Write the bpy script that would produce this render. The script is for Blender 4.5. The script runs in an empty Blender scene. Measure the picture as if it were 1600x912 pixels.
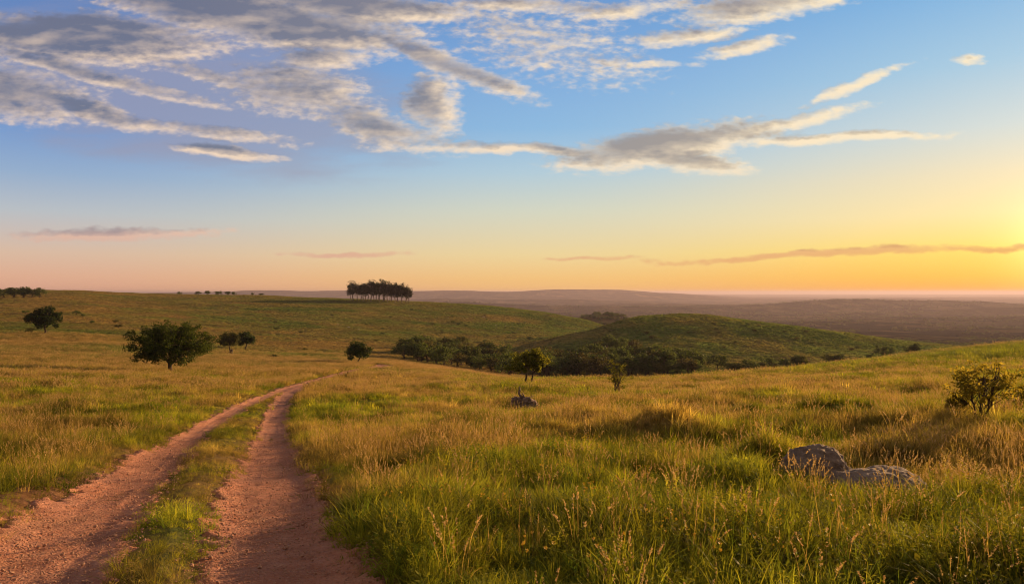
import bpy, math, random
import numpy as np
from mathutils import Vector

random.seed(7)
RNG = np.random.default_rng(11)
scene = bpy.context.scene
col = scene.collection
PI = math.pi

# ------------------------------------------------------------------ camera
EYE = 1.70
FOC = 1155.0                      # focal length in photo pixels (1600 wide)
cam_d = bpy.data.cameras.new('camera')
cam_d.sensor_width = 36.0
cam_d.lens = FOC / 1600 * 36
cam_d.clip_start = 0.05
cam_d.clip_end = 200000
cam = bpy.data.objects.new('camera', cam_d)
cam.location = (0, 0, EYE)
cam.rotation_euler = (PI / 2, 0, 0)
col.objects.link(cam)
scene.camera = cam

# ------------------------------------------------------------------ light settings
SUN_AZ = math.radians(47.0)       # to the right of +Y
SUN_EL = math.radians(8.0)
GLOW_AZ = math.radians(37.5)      # the brightest part of the sky
SUN_STRENGTH = 5.0
SUN_COLOR = (1.0, 0.62, 0.29)
SUN_DIR = Vector((math.sin(SUN_AZ) * math.cos(SUN_EL), math.cos(SUN_AZ) * math.cos(SUN_EL), math.sin(SUN_EL)))
HAZE_DENSITY = 7.5e-5

scene.view_settings.view_transform = 'Standard'
scene.view_settings.look = 'None'
scene.view_settings.exposure = 0.8
scene.view_settings.gamma = 1.0
scene.view_settings.use_curve_mapping = False
scene.render.engine = 'CYCLES'
scene.cycles.use_denoising = True
scene.cycles.filter_width = 1.05
scene.cycles.max_bounces = 6
scene.cycles.diffuse_bounces = 3
scene.cycles.transmission_bounces = 4
scene.cycles.transparent_max_bounces = 8
scene.cycles.volume_bounces = 0
scene.cycles.sample_clamp_indirect = 4.0

sun_d = bpy.data.lights.new('sun', 'SUN')
sun_d.energy = SUN_STRENGTH
sun_d.color = SUN_COLOR
sun_d.angle = math.radians(0.6)
sun = bpy.data.objects.new('sun', sun_d)
sun.rotation_euler = (-SUN_DIR).to_track_quat('-Z', 'Y').to_euler()
col.objects.link(sun)


def lin(r, g, b):
    f = lambda c: (c / 255) / 12.92 if c / 255 <= 0.04045 else ((c / 255 + 0.055) / 1.055) ** 2.4
    return (f(r), f(g), f(b), 1.0)


class NT:
    """small helper for node trees"""
    def __init__(self, tree):
        self.t = tree
    def n(self, kind, **kw):
        nd = self.t.nodes.new(kind)
        for k, v in kw.items():
            setattr(nd, k, v)
        return nd
    def put(self, sock, val):
        if isinstance(val, bpy.types.NodeSocket):
            self.t.links.new(val, sock)
        else:
            if isinstance(val, tuple) and sock.type == 'VECTOR' and len(val) == 4:
                val = val[:3]
            sock.default_value = val
    def math(self, op, a, b=None, c=None, clamp=False):
        nd = self.n('ShaderNodeMath', operation=op, use_clamp=clamp)
        self.put(nd.inputs[0], a)
        if b is not None: self.put(nd.inputs[1], b)
        if c is not None: self.put(nd.inputs[2], c)
        return nd.outputs[0]
    def vmath(self, op, a, b=None, out=0):
        nd = self.n('ShaderNodeVectorMath', operation=op)
        self.put(nd.inputs[0], a)
        if b is not None:
            if op == 'SCALE': self.put(nd.inputs['Scale'], b)
            else: self.put(nd.inputs[1], b)
        return nd.outputs['Value'] if op in ('LENGTH', 'DOT_PRODUCT', 'DISTANCE') else nd.outputs[0]
    def mix(self, f, a, b, mode='MIX'):
        nd = self.n('ShaderNodeMix', data_type='RGBA', blend_type=mode)
        nd.clamp_factor = True
        self.put(nd.inputs[0], f)
        self.put(nd.inputs[6], a)
        self.put(nd.inputs[7], b)
        return nd.outputs[2]
    def ss(self, x, lo, hi, a=0.0, b=1.0):
        nd = self.n('ShaderNodeMapRange', interpolation_type='SMOOTHSTEP')
        self.put(nd.inputs[0], x)
        for i, v in ((1, lo), (2, hi), (3, a), (4, b)):
            self.put(nd.inputs[i], v)
        return nd.outputs[0]
    def lr(self, x, lo, hi, a=0.0, b=1.0):
        nd = self.n('ShaderNodeMapRange', clamp=True)
        self.put(nd.inputs[0], x)
        for i, v in ((1, lo), (2, hi), (3, a), (4, b)):
            self.put(nd.inputs[i], v)
        return nd.outputs[0]
    def noise(self, vec, scale, detail=4, rough=0.55, dist=0.0, color=False):
        nd = self.n('ShaderNodeTexNoise')
        self.put(nd.inputs['Vector'], vec)
        nd.inputs['Scale'].default_value = scale
        nd.inputs['Detail'].default_value = detail
        nd.inputs['Roughness'].default_value = rough
        nd.inputs['Distortion'].default_value = dist
        return nd.outputs['Color'] if color else nd.outputs[0]
    def ramp(self, x, stops, interp='LINEAR'):
        nd = self.n('ShaderNodeValToRGB')
        cr = nd.color_ramp
        cr.interpolation = interp
        while len(cr.elements) < len(stops):
            cr.elements.new(0.5)
        for e, (p, c) in zip(cr.elements, stops):
            e.position = p
            e.color = c
        self.put(nd.inputs[0], x)
        return nd.outputs[0]
    def mapping(self, vec, loc=(0, 0, 0), rot=(0, 0, 0), scale=(1, 1, 1), kind='POINT'):
        nd = self.n('ShaderNodeMapping', vector_type=kind)
        self.put(nd.inputs['Vector'], vec)
        nd.inputs['Location'].default_value = loc
        nd.inputs['Rotation'].default_value = rot
        nd.inputs['Scale'].default_value = scale
        return nd.outputs[0]
    def xyz(self, x, y, z):
        nd = self.n('ShaderNodeCombineXYZ')
        for i, v in enumerate((x, y, z)):
            self.put(nd.inputs[i], v)
        return nd.outputs[0]


# ------------------------------------------------------------------ sky
# one ellipse per cloud bank: direction in hundredths of the view tangent, half axes, tilt, body
CLOUDS = [
    (-670, -396, 230, 44, 3, 1.3), (-395, -428, 290, 46, 9, 1.3), (-235, -445, 190, 30, 4, 1.2),
    (-690, -345, 170, 17, 14, 0.9), (-670, -283, 190, 15, 13, 0.95), (-780, -310, 130, 50, 10, 1.0),
    (-560, -312, 130, 11, 10, 0.75), (-470, -335, 100, 12, 12, 0.7),
    (-448, -221, 88, 12, 6, 1.0), (-455, -249, 120, 12, 6, 0.75), (-290, -363, 85, 23, -6, 0.9),
    (-95, -352, 150, 20, 20, 1.0), (-335, -315, 130, 42, 10, 0.82), (-195, -256, 120, 26, 14, 0.9),
    (-122, -292, 46, 62, -6, 0.95), (-20, -322, 60, 9, 14, 0.7),
    (30, -223, 250, 10, 1, 1.0), (245, -228, 190, 35, -8, 1.25), (290, -198, 100, 20, 4, 1.0), (330, -258, 60, 16, -8, 0.6),
    (430, -264, 140, 13, -10, 0.85), (510, -239, 180, 9.5, -2, 0.9), (540, -324, 88, 12, -22, 0.85),
    (702, -364, 24, 12, 0, 0.7), (360, -382, 75, 13, -10, 0.75), (268, -400, 95, 14, -9, 0.72),
    (150, -354, 42, 9, 2, 0.65), (225, -357, 48, 9, -4, 0.68), (285, -357, 26, 6, 0, 0.5), (390, -446, 160, 24, -8, 0.95),
    (180, -440, 120, 15, -4, 0.7), (20, -450, 170, 15, 2, 0.75), (60, -385, 150, 50, 10, 0.42),
    (-620, -88, 165, 11, -1, 1.0), (-260, -58, 105, 5, 0, 0.85), (510, -60, 310, 6.5, -2.6, 1.0), (130, -52, 80, 3.5, 0, 0.7),
    (760, -70, 120, 6, -2, 0.8),
]


def cloud_group():
    g = bpy.data.node_groups.new('cloud_body', 'ShaderNodeTree')
    g.interface.new_socket('P', in_out='INPUT', socket_type='NodeSocketVector')
    g.interface.new_socket('Body', in_out='OUTPUT', socket_type='NodeSocketFloat')
    k = NT(g)
    gi = k.n('NodeGroupInput')
    go = k.n('NodeGroupOutput')
    p0 = gi.outputs[0]
    w1 = k.vmath('SCALE', k.vmath('SUBTRACT', k.noise(k.mapping(p0, scale=(0.7, 1.3, 1)), 0.9, 2, color=True), (0.5, 0.5, 0.5)), 0.75)
    w2 = k.vmath('SCALE', k.vmath('SUBTRACT', k.noise(k.mapping(p0, scale=(0.8, 1.5, 1)), 4.5, 3, color=True), (0.5, 0.5, 0.5)), 0.16)
    sq = k.mapping(k.vmath('ADD', w1, w2), scale=(1, 0.42, 0))
    p = k.vmath('ADD', p0, sq)
    acc = None
    for (cx, cy, a, b, ang, s) in CLOUDS:
        # each ellipse waits for the running sum, so that few values are alive at once
        pp = p if acc is None else k.vmath('ADD', p, k.math('MULTIPLY', acc, 1e-7))
        m = k.mapping(pp, loc=(cx / 100, cy / 100, 0), rot=(0, 0, math.radians(ang)), scale=(a / 100, b / 100, 1), kind='TEXTURE')
        q = k.vmath('DOT_PRODUCT', m, m)
        v = k.math('MULTIPLY_ADD', q, -s, s)
        acc = v if acc is None else k.math('SMOOTH_MAX', acc, v, 0.12)
    acc = k.math('MAXIMUM', acc, -1.2)
    fb = k.noise(k.mapping(p0, rot=(0, 0, math.radians(-9)), scale=(0.5, 2.1, 1)), 1.6, 4, 0.47, 0.3)
    fb = k.math('MULTIPLY', k.math('SUBTRACT', fb, 0.5), 1.5)
    f2 = k.noise(k.mapping(p0, rot=(0, 0, math.radians(-14)), scale=(0.75, 1.6, 1)), 7.5, 3, 0.5)
    # small puffs only break up the thinner banks
    f2 = k.math('MULTIPLY', k.math('SUBTRACT', f2, 0.5), k.lr(acc, 0.2, 1.05, 1.7, 0.25))
    k.put(go.inputs[0], k.math('ADD', acc, k.math('ADD', fb, f2)))
    return g


def build_world():
    w = bpy.data.worlds.new('World')
    scene.world = w
    w.use_nodes = True
    t = w.node_tree
    t.nodes.clear()
    k = NT(t)
    d = k.n('ShaderNodeTexCoord').outputs['Generated']
    sep = k.n('ShaderNodeSeparateXYZ')
    k.put(sep.inputs[0], d)
    x, y, z = sep.outputs
    # clear-sky colour by elevation, for three distances from the glow's azimuth
    e = k.math('MULTIPLY', z, 2.0)
    P = lambda zz: min(1.0, max(0.0, zz * 2))
    left = k.ramp(e, [(0.0, lin(226, 168, 140)), (P(.018), lin(229, 178, 148)), (P(.045), lin(222, 190, 166)), (P(.092), lin(188, 194, 200)),
                      (P(.136), lin(150, 176, 208)), (P(.186), lin(118, 155, 208)), (P(.255), lin(112, 146, 200)), (P(.33), lin(98, 132, 190)), (1.0, lin(52, 84, 150))])
    mid = k.ramp(e, [(0.0, lin(246, 188, 118)), (P(.018), lin(248, 198, 126)), (P(.05), lin(240, 214, 156)), (P(.108), lin(214, 216, 196)),
                     (P(.159), lin(180, 206, 220)), (P(.216), lin(142, 187, 226)), (P(.294), lin(126, 171, 222)), (P(.37), lin(106, 153, 210)), (1.0, lin(55, 92, 160))])
    right = k.ramp(e, [(0.0, lin(255, 166, 60)), (P(.018), lin(255, 190, 72)), (P(.05), lin(255, 218, 104)), (P(.09), lin(250, 226, 164)),
                       (P(.135), lin(236, 222, 186)), (P(.186), lin(204, 216, 216)), (P(.255), lin(160, 200, 226)), (P(.33), lin(124, 180, 226)), (1.0, lin(60, 100, 170))])
    hv = k.vmath('NORMALIZE', k.xyz(x, y, 0.0))
    sh = Vector((math.sin(GLOW_AZ), math.cos(GLOW_AZ), 0)).normalized()
    ang = k.math('ARCCOSINE', k.math('MINIMUM', k.vmath('DOT_PRODUCT', hv, tuple(sh)), 0.9999))
    base = k.mix(k.ss(ang, math.radians(2), math.radians(37)), right, mid)
    base = k.mix(k.ss(ang, math.radians(33), math.radians(72)), base, left)
    tl = k.lr(ang, math.radians(5), math.radians(62))
    # physical sky blended in
    sk = k.n('ShaderNodeTexSky', sky_type='NISHITA')
    sk.sun_disc = False
    sk.sun_elevation = SUN_EL
    sk.sun_rotation = SUN_AZ
    sk.dust_density = 2.0
    nish = k.vmath('SCALE', sk.outputs[0], 0.1)
    base = k.mix(0.05, base, nish)
    # glow at the sky's brightest bearing, set to the left of the sun lamp
    sd = k.math('MAXIMUM', k.vmath('DOT_PRODUCT', d, tuple(Vector((math.sin(GLOW_AZ), math.cos(GLOW_AZ), 0.055)).normalized())), 0.0)
    g1 = k.vmath('SCALE', (1.0, 0.62, 0.12), k.math('MULTIPLY', k.math('POWER', sd, 260.0), 0.06))
    g2 = k.vmath('SCALE', (1.0, 0.8, 0.35), k.math('MULTIPLY', k.math('POWER', sd, 900.0), 0.5))
    base = k.vmath('ADD', base, k.vmath('ADD', g1, g2))
    # clouds, laid out by direction on the sky
    yy = k.math('MAXIMUM', y, 0.05)
    pv = k.xyz(k.math('MULTIPLY', k.math('DIVIDE', x, yy), FOC / 100), k.math('MULTIPLY', k.math('DIVIDE', z, yy), -FOC / 100), 0.0)
    grp = cloud_group()
    def body(v):
        nd = k.n('ShaderNodeGroup')
        nd.node_tree = grp
        k.put(nd.inputs[0], v)
        return nd.outputs[0]
    b0 = body(pv)
    b1 = body(k.vmath('ADD', k.vmath('ADD', pv, k.math('MULTIPLY', b0, 1e-7)), (0.20, 0.09, 0)))
    alpha = k.ss(b0, -0.32, 1.0)
    alpha = k.math('MULTIPLY', alpha, k.math('MULTIPLY', k.ss(y, 0.15, 0.3), k.ss(z, 0.004, 0.02)))
    thick = k.math('MULTIPLY', k.ss(b0, 0.25, 1.05), k.lr(k.noise(k.mapping(pv, rot=(0, 0, math.radians(-10)), scale=(0.7, 2.0, 1)), 1.6, 4, 0.5), 0.35, 0.62, 0.8, 1.06))
    lit = k.math('MULTIPLY', k.math('SUBTRACT', b0, b1), 0.85)
    lit = k.math('ADD', lit, k.math('MULTIPLY', k.math('SUBTRACT', 1.0, thick), k.lr(tl, 0.2, 1.0, 0.85, 0.52)), clamp=True)
    low = k.ss(z, 0.03, 0.13)
    bright = k.mix(tl, lin(255, 236, 200), lin(242, 215, 190))
    bright = k.mix(low, k.mix(tl, lin(240, 180, 98), lin(216, 170, 152)), bright)
    dark = k.mix(tl, lin(182, 160, 134), lin(112, 112, 126))
    dark = k.mix(low, k.mix(tl, lin(212, 146, 92), lin(164, 142, 146)), dark)
    cc = k.mix(lit, k.mix(0.18, dark, base), bright)
    # thin veil between the banks on the left
    vm = k.mapping(pv, loc=(-5.2, -3.15, 0), rot=(0, 0, math.radians(9)), scale=(4.2, 1.35, 1), kind='TEXTURE')
    vq = k.math('SUBTRACT', 1.0, k.vmath('DOT_PRODUCT', vm, vm))
    vn = k.noise(k.mapping(pv, rot=(0, 0, math.radians(-10)), scale=(0.45, 2.2, 1)), 1.5, 5, 0.55)
    veil = k.math('MULTIPLY', k.ss(k.math('ADD', vq, k.math('MULTIPLY', vn, 1.4)), 0.55, 1.5), 0.55)
    veil = k.math('MULTIPLY', veil, k.ss(y, 0.15, 0.3))
    base2 = k.mix(veil, base, lin(160, 152, 166))
    final = k.mix(alpha, base2, cc)
    # unseen cloud fill overhead and behind the viewer, added to warm and brighten the ground
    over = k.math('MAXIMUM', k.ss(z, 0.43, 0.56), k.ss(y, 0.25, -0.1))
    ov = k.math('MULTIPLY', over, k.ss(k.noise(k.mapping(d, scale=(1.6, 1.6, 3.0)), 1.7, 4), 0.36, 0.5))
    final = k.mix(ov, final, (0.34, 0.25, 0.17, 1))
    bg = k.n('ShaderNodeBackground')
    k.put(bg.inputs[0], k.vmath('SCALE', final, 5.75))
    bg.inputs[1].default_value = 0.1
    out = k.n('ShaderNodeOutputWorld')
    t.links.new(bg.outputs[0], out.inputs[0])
    w.cycles.sampling_method = 'MANUAL'
    w.cycles.sample_map_resolution = 512


build_world()

# ------------------------------------------------------------------ noise
def _hash(ix, iy, seed):
    h = (ix.astype(np.int64) * 374761393 + iy.astype(np.int64) * 668265263 + seed * 1274126177) & 0xFFFFFFFF
    h = ((h ^ (h >> 13)) * 1274126177) & 0xFFFFFFFF
    h = h ^ (h >> 16)
    return (h & 0xFFFFFF).astype(np.float64) / 0xFFFFFF


def vnoise(x, y, seed=0):
    ix = np.floor(x); iy = np.floor(y)
    fx = x - ix; fy = y - iy
    fx = fx * fx * fx * (fx * (fx * 6 - 15) + 10)
    fy = fy * fy * fy * (fy * (fy * 6 - 15) + 10)
    a = _hash(ix, iy, seed); b = _hash(ix + 1, iy, seed)
    c = _hash(ix, iy + 1, seed); d = _hash(ix + 1, iy + 1, seed)
    return (a + (b - a) * fx) * (1 - fy) + (c + (d - c) * fx) * fy


def fbm(x, y, seed=0, octaves=4, gain=0.5):
    s = 0.0; amp = 1.0; tot = 0.0
    for o in range(octaves):
        s = s + amp * vnoise(x * 2.03 ** o + 17.3 * o, y * 2.03 ** o - 9.1 * o, seed + o * 13)
        tot += amp
        amp *= gain
    return s / tot - 0.5                      # about -0.5 .. 0.5


def sstep(a, b, x):
    t = np.clip((x - a) / (b - a), 0, 1)
    return t * t * (3 - 2 * t)


# ------------------------------------------------------------------ terrain, as lines of sight measured in the photograph
# for each bearing: depth in metres -> height given as the photo row that depth shows at (or would show at, where hidden)
FARROWS = [(2500, 498), (5000, 479), (10000, 467.5), (20000, 461.8), (45000, 458.7)]
COLS = {
    -500: [(4.3, 905), (9, 745), (20, 640), (35, 590), (60, 560), (93, 530), (140, 505), (200, 480), (350, 445), (600, 425), (800, 430), (1200, 470)],
    -150: [(4.3, 910), (9, 750), (20, 652), (35, 608), (60, 578), (93, 553), (140, 527), (200, 504), (300, 478), (420, 461), (600, 449), (700, 450), (1000, 480)],
    0:    [(4.3, 912), (9, 752), (20, 657), (35, 614), (60, 587), (93, 566), (140, 541), (182, 522), (260, 499), (350, 478), (470, 463), (600, 453), (680, 453), (1000, 482)],
    100:  [(4.3, 912), (9, 753), (20, 659), (35, 615), (60, 589), (93, 569), (140, 545), (182, 527), (260, 502), (350, 480), (480, 462), (600, 453), (680, 454), (1000, 484)],
    200:  [(4.3, 912), (9, 754), (20, 662), (35, 617), (60, 592), (93, 575), (140, 552), (206, 530), (300, 502), (400, 482), (500, 468), (640, 457), (720, 458), (1000, 485)],
    300:  [(4.3, 912), (9, 755), (20, 665), (35, 619), (60, 596), (93, 579), (140, 558), (206, 540), (300, 513), (420, 488), (520, 471), (640, 460), (720, 461), (1000, 486)],
    400:  [(4.3, 912), (9, 755), (20, 667), (35, 621), (60, 599), (93, 582), (140, 564), (206, 549), (300, 524), (420, 495), (540, 472), (660, 461), (740, 463), (1000, 488)],
    500:  [(4.3, 912), (9, 755), (20, 668), (35, 622), (60, 600), (93, 583), (140, 567), (206, 555), (300, 531), (420, 500), (540, 476), (660, 465), (740, 467), (1000, 490)],
    600:  [(4.3, 912), (9, 755), (20, 668), (35, 622), (60, 601), (93, 584), (130, 572), (200, 562), (260, 550), (350, 527), (450, 503), (560, 480), (660, 468.5), (740, 471), (1000, 492)],
    700:  [(4.3, 912), (9, 755), (20, 668), (35, 623), (60, 602), (90, 587), (115, 579), (160, 578), (220, 571), (280, 556), (350, 536), (450, 511), (560, 486), (670, 473), (750, 479), (1000, 500)],
    800:  [(4.3, 912), (9, 755), (20, 668), (35, 624), (60, 604), (88, 592), (120, 592), (180, 590), (250, 574), (320, 554), (400, 530), (500, 506), (600, 486), (660, 481), (750, 490), (1000, 508)],
    900:  [(4.3, 912), (9, 755), (20, 668), (35, 624), (60, 604), (88, 591), (120, 599), (180, 598), (250, 578), (310, 552), (370, 518), (430, 523), (520, 513), (620, 496), (720, 508), (1000, 516)],
    1000: [(4.3, 912), (9, 755), (20, 668), (35, 624), (60, 604), (88, 591), (120, 602), (180, 600), (250, 576), (320, 538), (400, 494), (480, 506), (600, 520), (900, 528), (1400, 522)],
    1070: [(4.3, 912), (9, 755), (20, 668), (35, 624), (60, 602), (90, 588), (120, 599), (180, 598), (250, 574), (320, 534), (410, 490), (490, 503), (600, 520), (900, 530), (1400, 523)],
    1200: [(4.3, 912), (9, 755), (20, 668), (35, 622), (60, 597), (95, 578), (130, 590), (190, 592), (260, 570), (320, 540), (390, 503), (470, 515), (600, 531), (900, 536), (1400, 524)],
    1300: [(4.3, 912), (9, 755), (20, 666), (35, 620), (60, 592), (100, 566.5), (135, 578), (200, 582), (260, 566), (320, 543), (385, 516), (460, 527), (600, 539), (900, 540), (1400, 525)],
    1400: [(4.3, 912), (9, 754), (20, 664), (35, 616), (60, 585), (105, 555), (140, 567), (210, 574), (270, 560), (320, 545), (380, 529), (450, 538), (600, 545), (900, 541), (1400, 525)],
    1500: [(4.3, 912), (9, 753), (20, 660), (35, 612), (60, 578), (110, 543), (145, 556), (220, 566), (290, 556), (365, 541), (430, 547), (600, 551), (900, 541), (1400, 525)],
    1600: [(4.3, 912), (9, 752), (20, 657), (35, 608), (60, 572), (115, 531.5), (150, 545), (220, 560), (350, 558), (500, 557), (800, 545), (1400, 525)],
    1900: [(4.3, 910), (9, 745), (20, 645), (35, 592), (60, 552), (115, 506), (160, 515), (220, 540), (350, 556), (500, 557), (800, 545), (1400, 525)],
    2300: [(4.3, 905), (9, 740), (20, 632), (35, 575), (60, 532), (115, 490), (160, 495), (220, 520), (350, 550), (500, 557), (800, 545), (1400, 525)],
}
LD = np.linspace(math.log(3.0), math.log(60000.0), 900)


def pchip(xk, yk, xq):
    xk = np.array(xk, float); yk = np.array(yk, float)
    h = np.diff(xk); dl = np.diff(yk) / h
    m = np.zeros_like(yk)
    for i in range(1, len(xk) - 1):
        if dl[i - 1] * dl[i] > 0:
            w1 = 2 * h[i] + h[i - 1]; w2 = h[i] + 2 * h[i - 1]
            m[i] = (w1 + w2) / (w1 / dl[i - 1] + w2 / dl[i])
    m[0] = dl[0]; m[-1] = dl[-1]
    i = np.clip(np.searchsorted(xk, xq) - 1, 0, len(h) - 1)
    t = (xq - xk[i]) / h[i]
    return ((2 * t**3 - 3 * t**2 + 1) * yk[i] + (t**3 - 2 * t**2 + t) * h[i] * m[i]
            + (-2 * t**3 + 3 * t**2) * yk[i + 1] + (t**3 - t**2) * h[i] * m[i + 1])


CU = np.array(sorted(COLS)); CT = np.arctan((CU - 800) / FOC)
TAB = []
for c in CU:
    pts = COLS[c] + FARROWS
    xs = [math.log(2.0)] + [math.log(p[0]) for p in pts]
    zs = [1.70 / 2.0 * 1.0] + [(p[1] - 456) / FOC for p in pts]          # drop per metre of depth
    TAB.append(pchip(xs, zs, np.clip(LD, xs[0], xs[-1])))
TAB = np.array(TAB)
# resample over the bearing with the same monotone curve
TH = np.linspace(-0.80, 0.86, 420)
TAB2 = np.array([pchip(CT, TAB[:, j], np.clip(TH, CT[0], CT[-1])) for j in range(TAB.shape[1])])      # [ld, th]


def _drop(th, ld):
    ti = np.clip((th - TH[0]) / (TH[-1] - TH[0]) * (len(TH) - 1), 0, len(TH) - 1.001)
    li = np.clip((ld - LD[0]) / (LD[-1] - LD[0]) * (len(LD) - 1), 0, len(LD) - 1.001)
    i = ti.astype(int); j = li.astype(int); a = ti - i; b = li - j
    return (TAB2[j, i] * (1 - a) + TAB2[j, i + 1] * a) * (1 - b) + (TAB2[j + 1, i] * (1 - a) + TAB2[j + 1, i + 1] * a) * b


def base_height(x, y):
    x = np.asarray(x, float); y = np.asarray(y, float)
    r = np.hypot(x, y) + 1e-6
    th = np.arctan2(x, y)
    def side(t):
        tc = np.clip(t, TH[0], TH[-1])
        d = r * np.cos(tc)
        return -_drop(tc, np.log(np.maximum(d, 3.0))) * d
    wb = 0.5 * sstep(1.2, 3.1, np.abs(th))
    zf = side(th) * (1 - wb) + side(-th) * wb
    zn = -1.70 - 0.085 * np.clip(y, -60, 60) * 0.35
    w = sstep(3.2, 6.0, r)
    z = zn * (1 - w) + zf * w
    # long table ridge on the far side of the plain
    d = np.maximum(y, 1.0)
    u = x / d
    ridge = sstep(8200, 9800, d) * (1 - sstep(15000, 22000, d)) * sstep(-0.9, -0.35, u) * (1 - 0.97 * sstep(0.17, 0.34, u))
    ridge2 = 0.35 * sstep(17000, 19500, d) * (1 - sstep(26000, 32000, d))
    z = z + (y > 0) * (88 * ridge + 60 * ridge2) * (1 + 0.10 * fbm(x / 2500, y / 2500, 91, 3))
    z = z + 25 * np.exp(-(((x - 143) / 62) ** 2 + ((y - 1100) / 110) ** 2)) + 10 * np.exp(-(((x - 250) / 120) ** 2 + ((y - 1150) / 110) ** 2))
    return z + EYE


def cast(px, py, dmin=3.0, dmax=4000.0, fn=base_height):
    """point of the ground seen at a photo pixel"""
    u = (px - 800) / FOC; v = -(py - 456) / FOC
    d = np.exp(np.linspace(math.log(dmin), math.log(dmax), 6000))
    h = fn(u * d, d)
    below = np.nonzero(EYE + v * d < h)[0]
    if len(below) == 0:
        return None
    i = max(below[0], 1)
    f0 = EYE + v * d[i - 1] - h[i - 1]; f1 = EYE + v * d[i] - h[i]
    t = f0 / (f0 - f1) if f0 != f1 else 0
    dd = d[i - 1] + (d[i] - d[i - 1]) * t
    return np.array([u * dd, dd])


# ------------------------------------------------------------------ the two ruts of the track (edges left, right by photo row)
RUT_R = [(912, 306, 592), (822, 326, 532), (757, 348, 494), (713, 377, 471), (680, 395, 459), (647, 411, 452), (626, 425, 457), (612, 441, 471), (600, 470, 494), (592, 497, 515), (586, 524, 541), (580, 548, 557), (576, 561, 567)]
RUT_L = [(912, -120, 186), (822, 0, 222), (757, 128, 262), (713, 203, 302), (680, 268, 332), (647, 336, 374), (626, 384, 412), (612, 420, 446), (604, 446, 472), (597, 473, 497), (590, 500, 519), (584, 522, 538), (579, 545, 553)]


def rut(rows):
    P = []; W = []
    for (py, a, b) in rows:
        A = cast(a, py); B = cast(b, py)
        P.append((A + B) / 2); W.append(max(0.42, min(0.75, 0.5 * abs(B[0] - A[0]))))
    P = np.array(P); W = np.array(W)
    first = P[0] - (P[1] - P[0]) / np.linalg.norm(P[1] - P[0]) * 5
    P = np.vstack([first, P]); W = np.concatenate([[W[0]], W])
    return P, W


def resample(P, W, step):
    s = np.concatenate([[0], np.cumsum(np.linalg.norm(np.diff(P, axis=0), axis=1))])
    q = np.arange(0, s[-1], step)
    # smooth curve through the points
    def sm(v):
        o = pchip(s, v, q)
        kk = max(3, int(2.0 / step)) | 1
        pad = np.concatenate([np.full(kk // 2, o[0]) + (np.arange(-(kk // 2), 0)) * (o[1] - o[0]), o, np.full(kk // 2, o[-1]) + np.arange(1, kk // 2 + 1) * (o[-1] - o[-2])])
        return np.convolve(pad, np.ones(kk) / kk, 'valid')
    return np.stack([sm(P[:, 0]), sm(P[:, 1])], 1), sm(W), q


tailR = np.array([cast(571, 572.5)]) if cast(571, 572.5) is not None else None
PR, WR = rut(RUT_R)
PL, WL = rut(RUT_L)
# beyond the small tree the track drops out of sight as one lane
tail = np.array([PR[-1] + np.array([2.0, 9.0]), PR[-1] + np.array([1.0, 20.0]), PR[-1] + np.array([-4.0, 34.0])])
PR = np.vstack([PR, tail]); WR = np.concatenate([WR, [0.7, 0.7, 0.7]])
PL = np.vstack([PL, tail + [[-1.6, 0], [-1.7, 0], [-1.7, 0]]]); WL = np.concatenate([WL, [0.7, 0.7, 0.7]])
SR, SWR, _ = resample(PR, WR, 0.4)
SL, SWL, _ = resample(PL, WL, 0.4)
MID_N = 0


def rut_dist(x, y):
    """distance to the nearer rut minus its half width (negative inside)"""
    x = np.asarray(x, float).ravel(); y = np.asarray(y, float).ravel()
    out = np.full(x.shape, 1e3)
    near = np.nonzero((y < 175) & (y > -8) & (np.abs(x) < 60))[0]
    for (S, W) in ((SR, SWR), (SL, SWL)):
        for c in range(0, len(near), 20000):
            ii = near[c:c + 20000]
            d2 = (x[ii, None] - S[None, :, 0]) ** 2 + (y[ii, None] - S[None, :, 1]) ** 2
            j = d2.argmin(1)
            d = np.sqrt(d2[np.arange(len(ii)), j]) - W[j]
            out[ii] = np.minimum(out[ii], d)
    return out


def track_span(x, y):
    """0..1: between the two ruts (the grassy middle)"""
    x = np.asarray(x, float).ravel(); y = np.asarray(y, float).ravel()
    def near(S):
        out = np.full(x.shape, 1e3)
        m = np.nonzero((y < 175) & (np.abs(x) < 60))[0]
        for c in range(0, len(m), 20000):
            ii = m[c:c + 20000]
            d2 = (x[ii, None] - S[None, :, 0]) ** 2 + (y[ii, None] - S[None, :, 1]) ** 2
            out[ii] = np.sqrt(d2.min(1))
        return out
    return ((near(SR) + near(SL)) < 2.6)


_m = cast(1262, 742)
# grassy rise behind and to the left of the boulder, small hummocks further off
MOUNDS = [(_m[0] - .55, _m[1] + .35, .42, .34), (_m[0] + .1, _m[1] + .95, .6, .30), (_m[0] + 1.5, _m[1] + 1.2, .7, .22)]
for _px, _py, _r, _h in ((1110, 650, 1.0, .45), (1180, 668, .9, .4), (1300, 662, 1.1, .45), (1420, 690, 1.0, .42), (1560, 700, 1.1, .4), (920, 665, .8, .35), (1040, 690, .8, .3), (760, 668, .9, .3), (870, 690, .7, .28), (960, 640, 1.3, .4), (1240, 690, .8, .3), (1360, 655, 1.2, .4), (1010, 735, .6, .22), (1180, 760, .6, .22)):
    _q = cast(_px, _py)
    MOUNDS.append((_q[0], _q[1], _r, _h))


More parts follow.
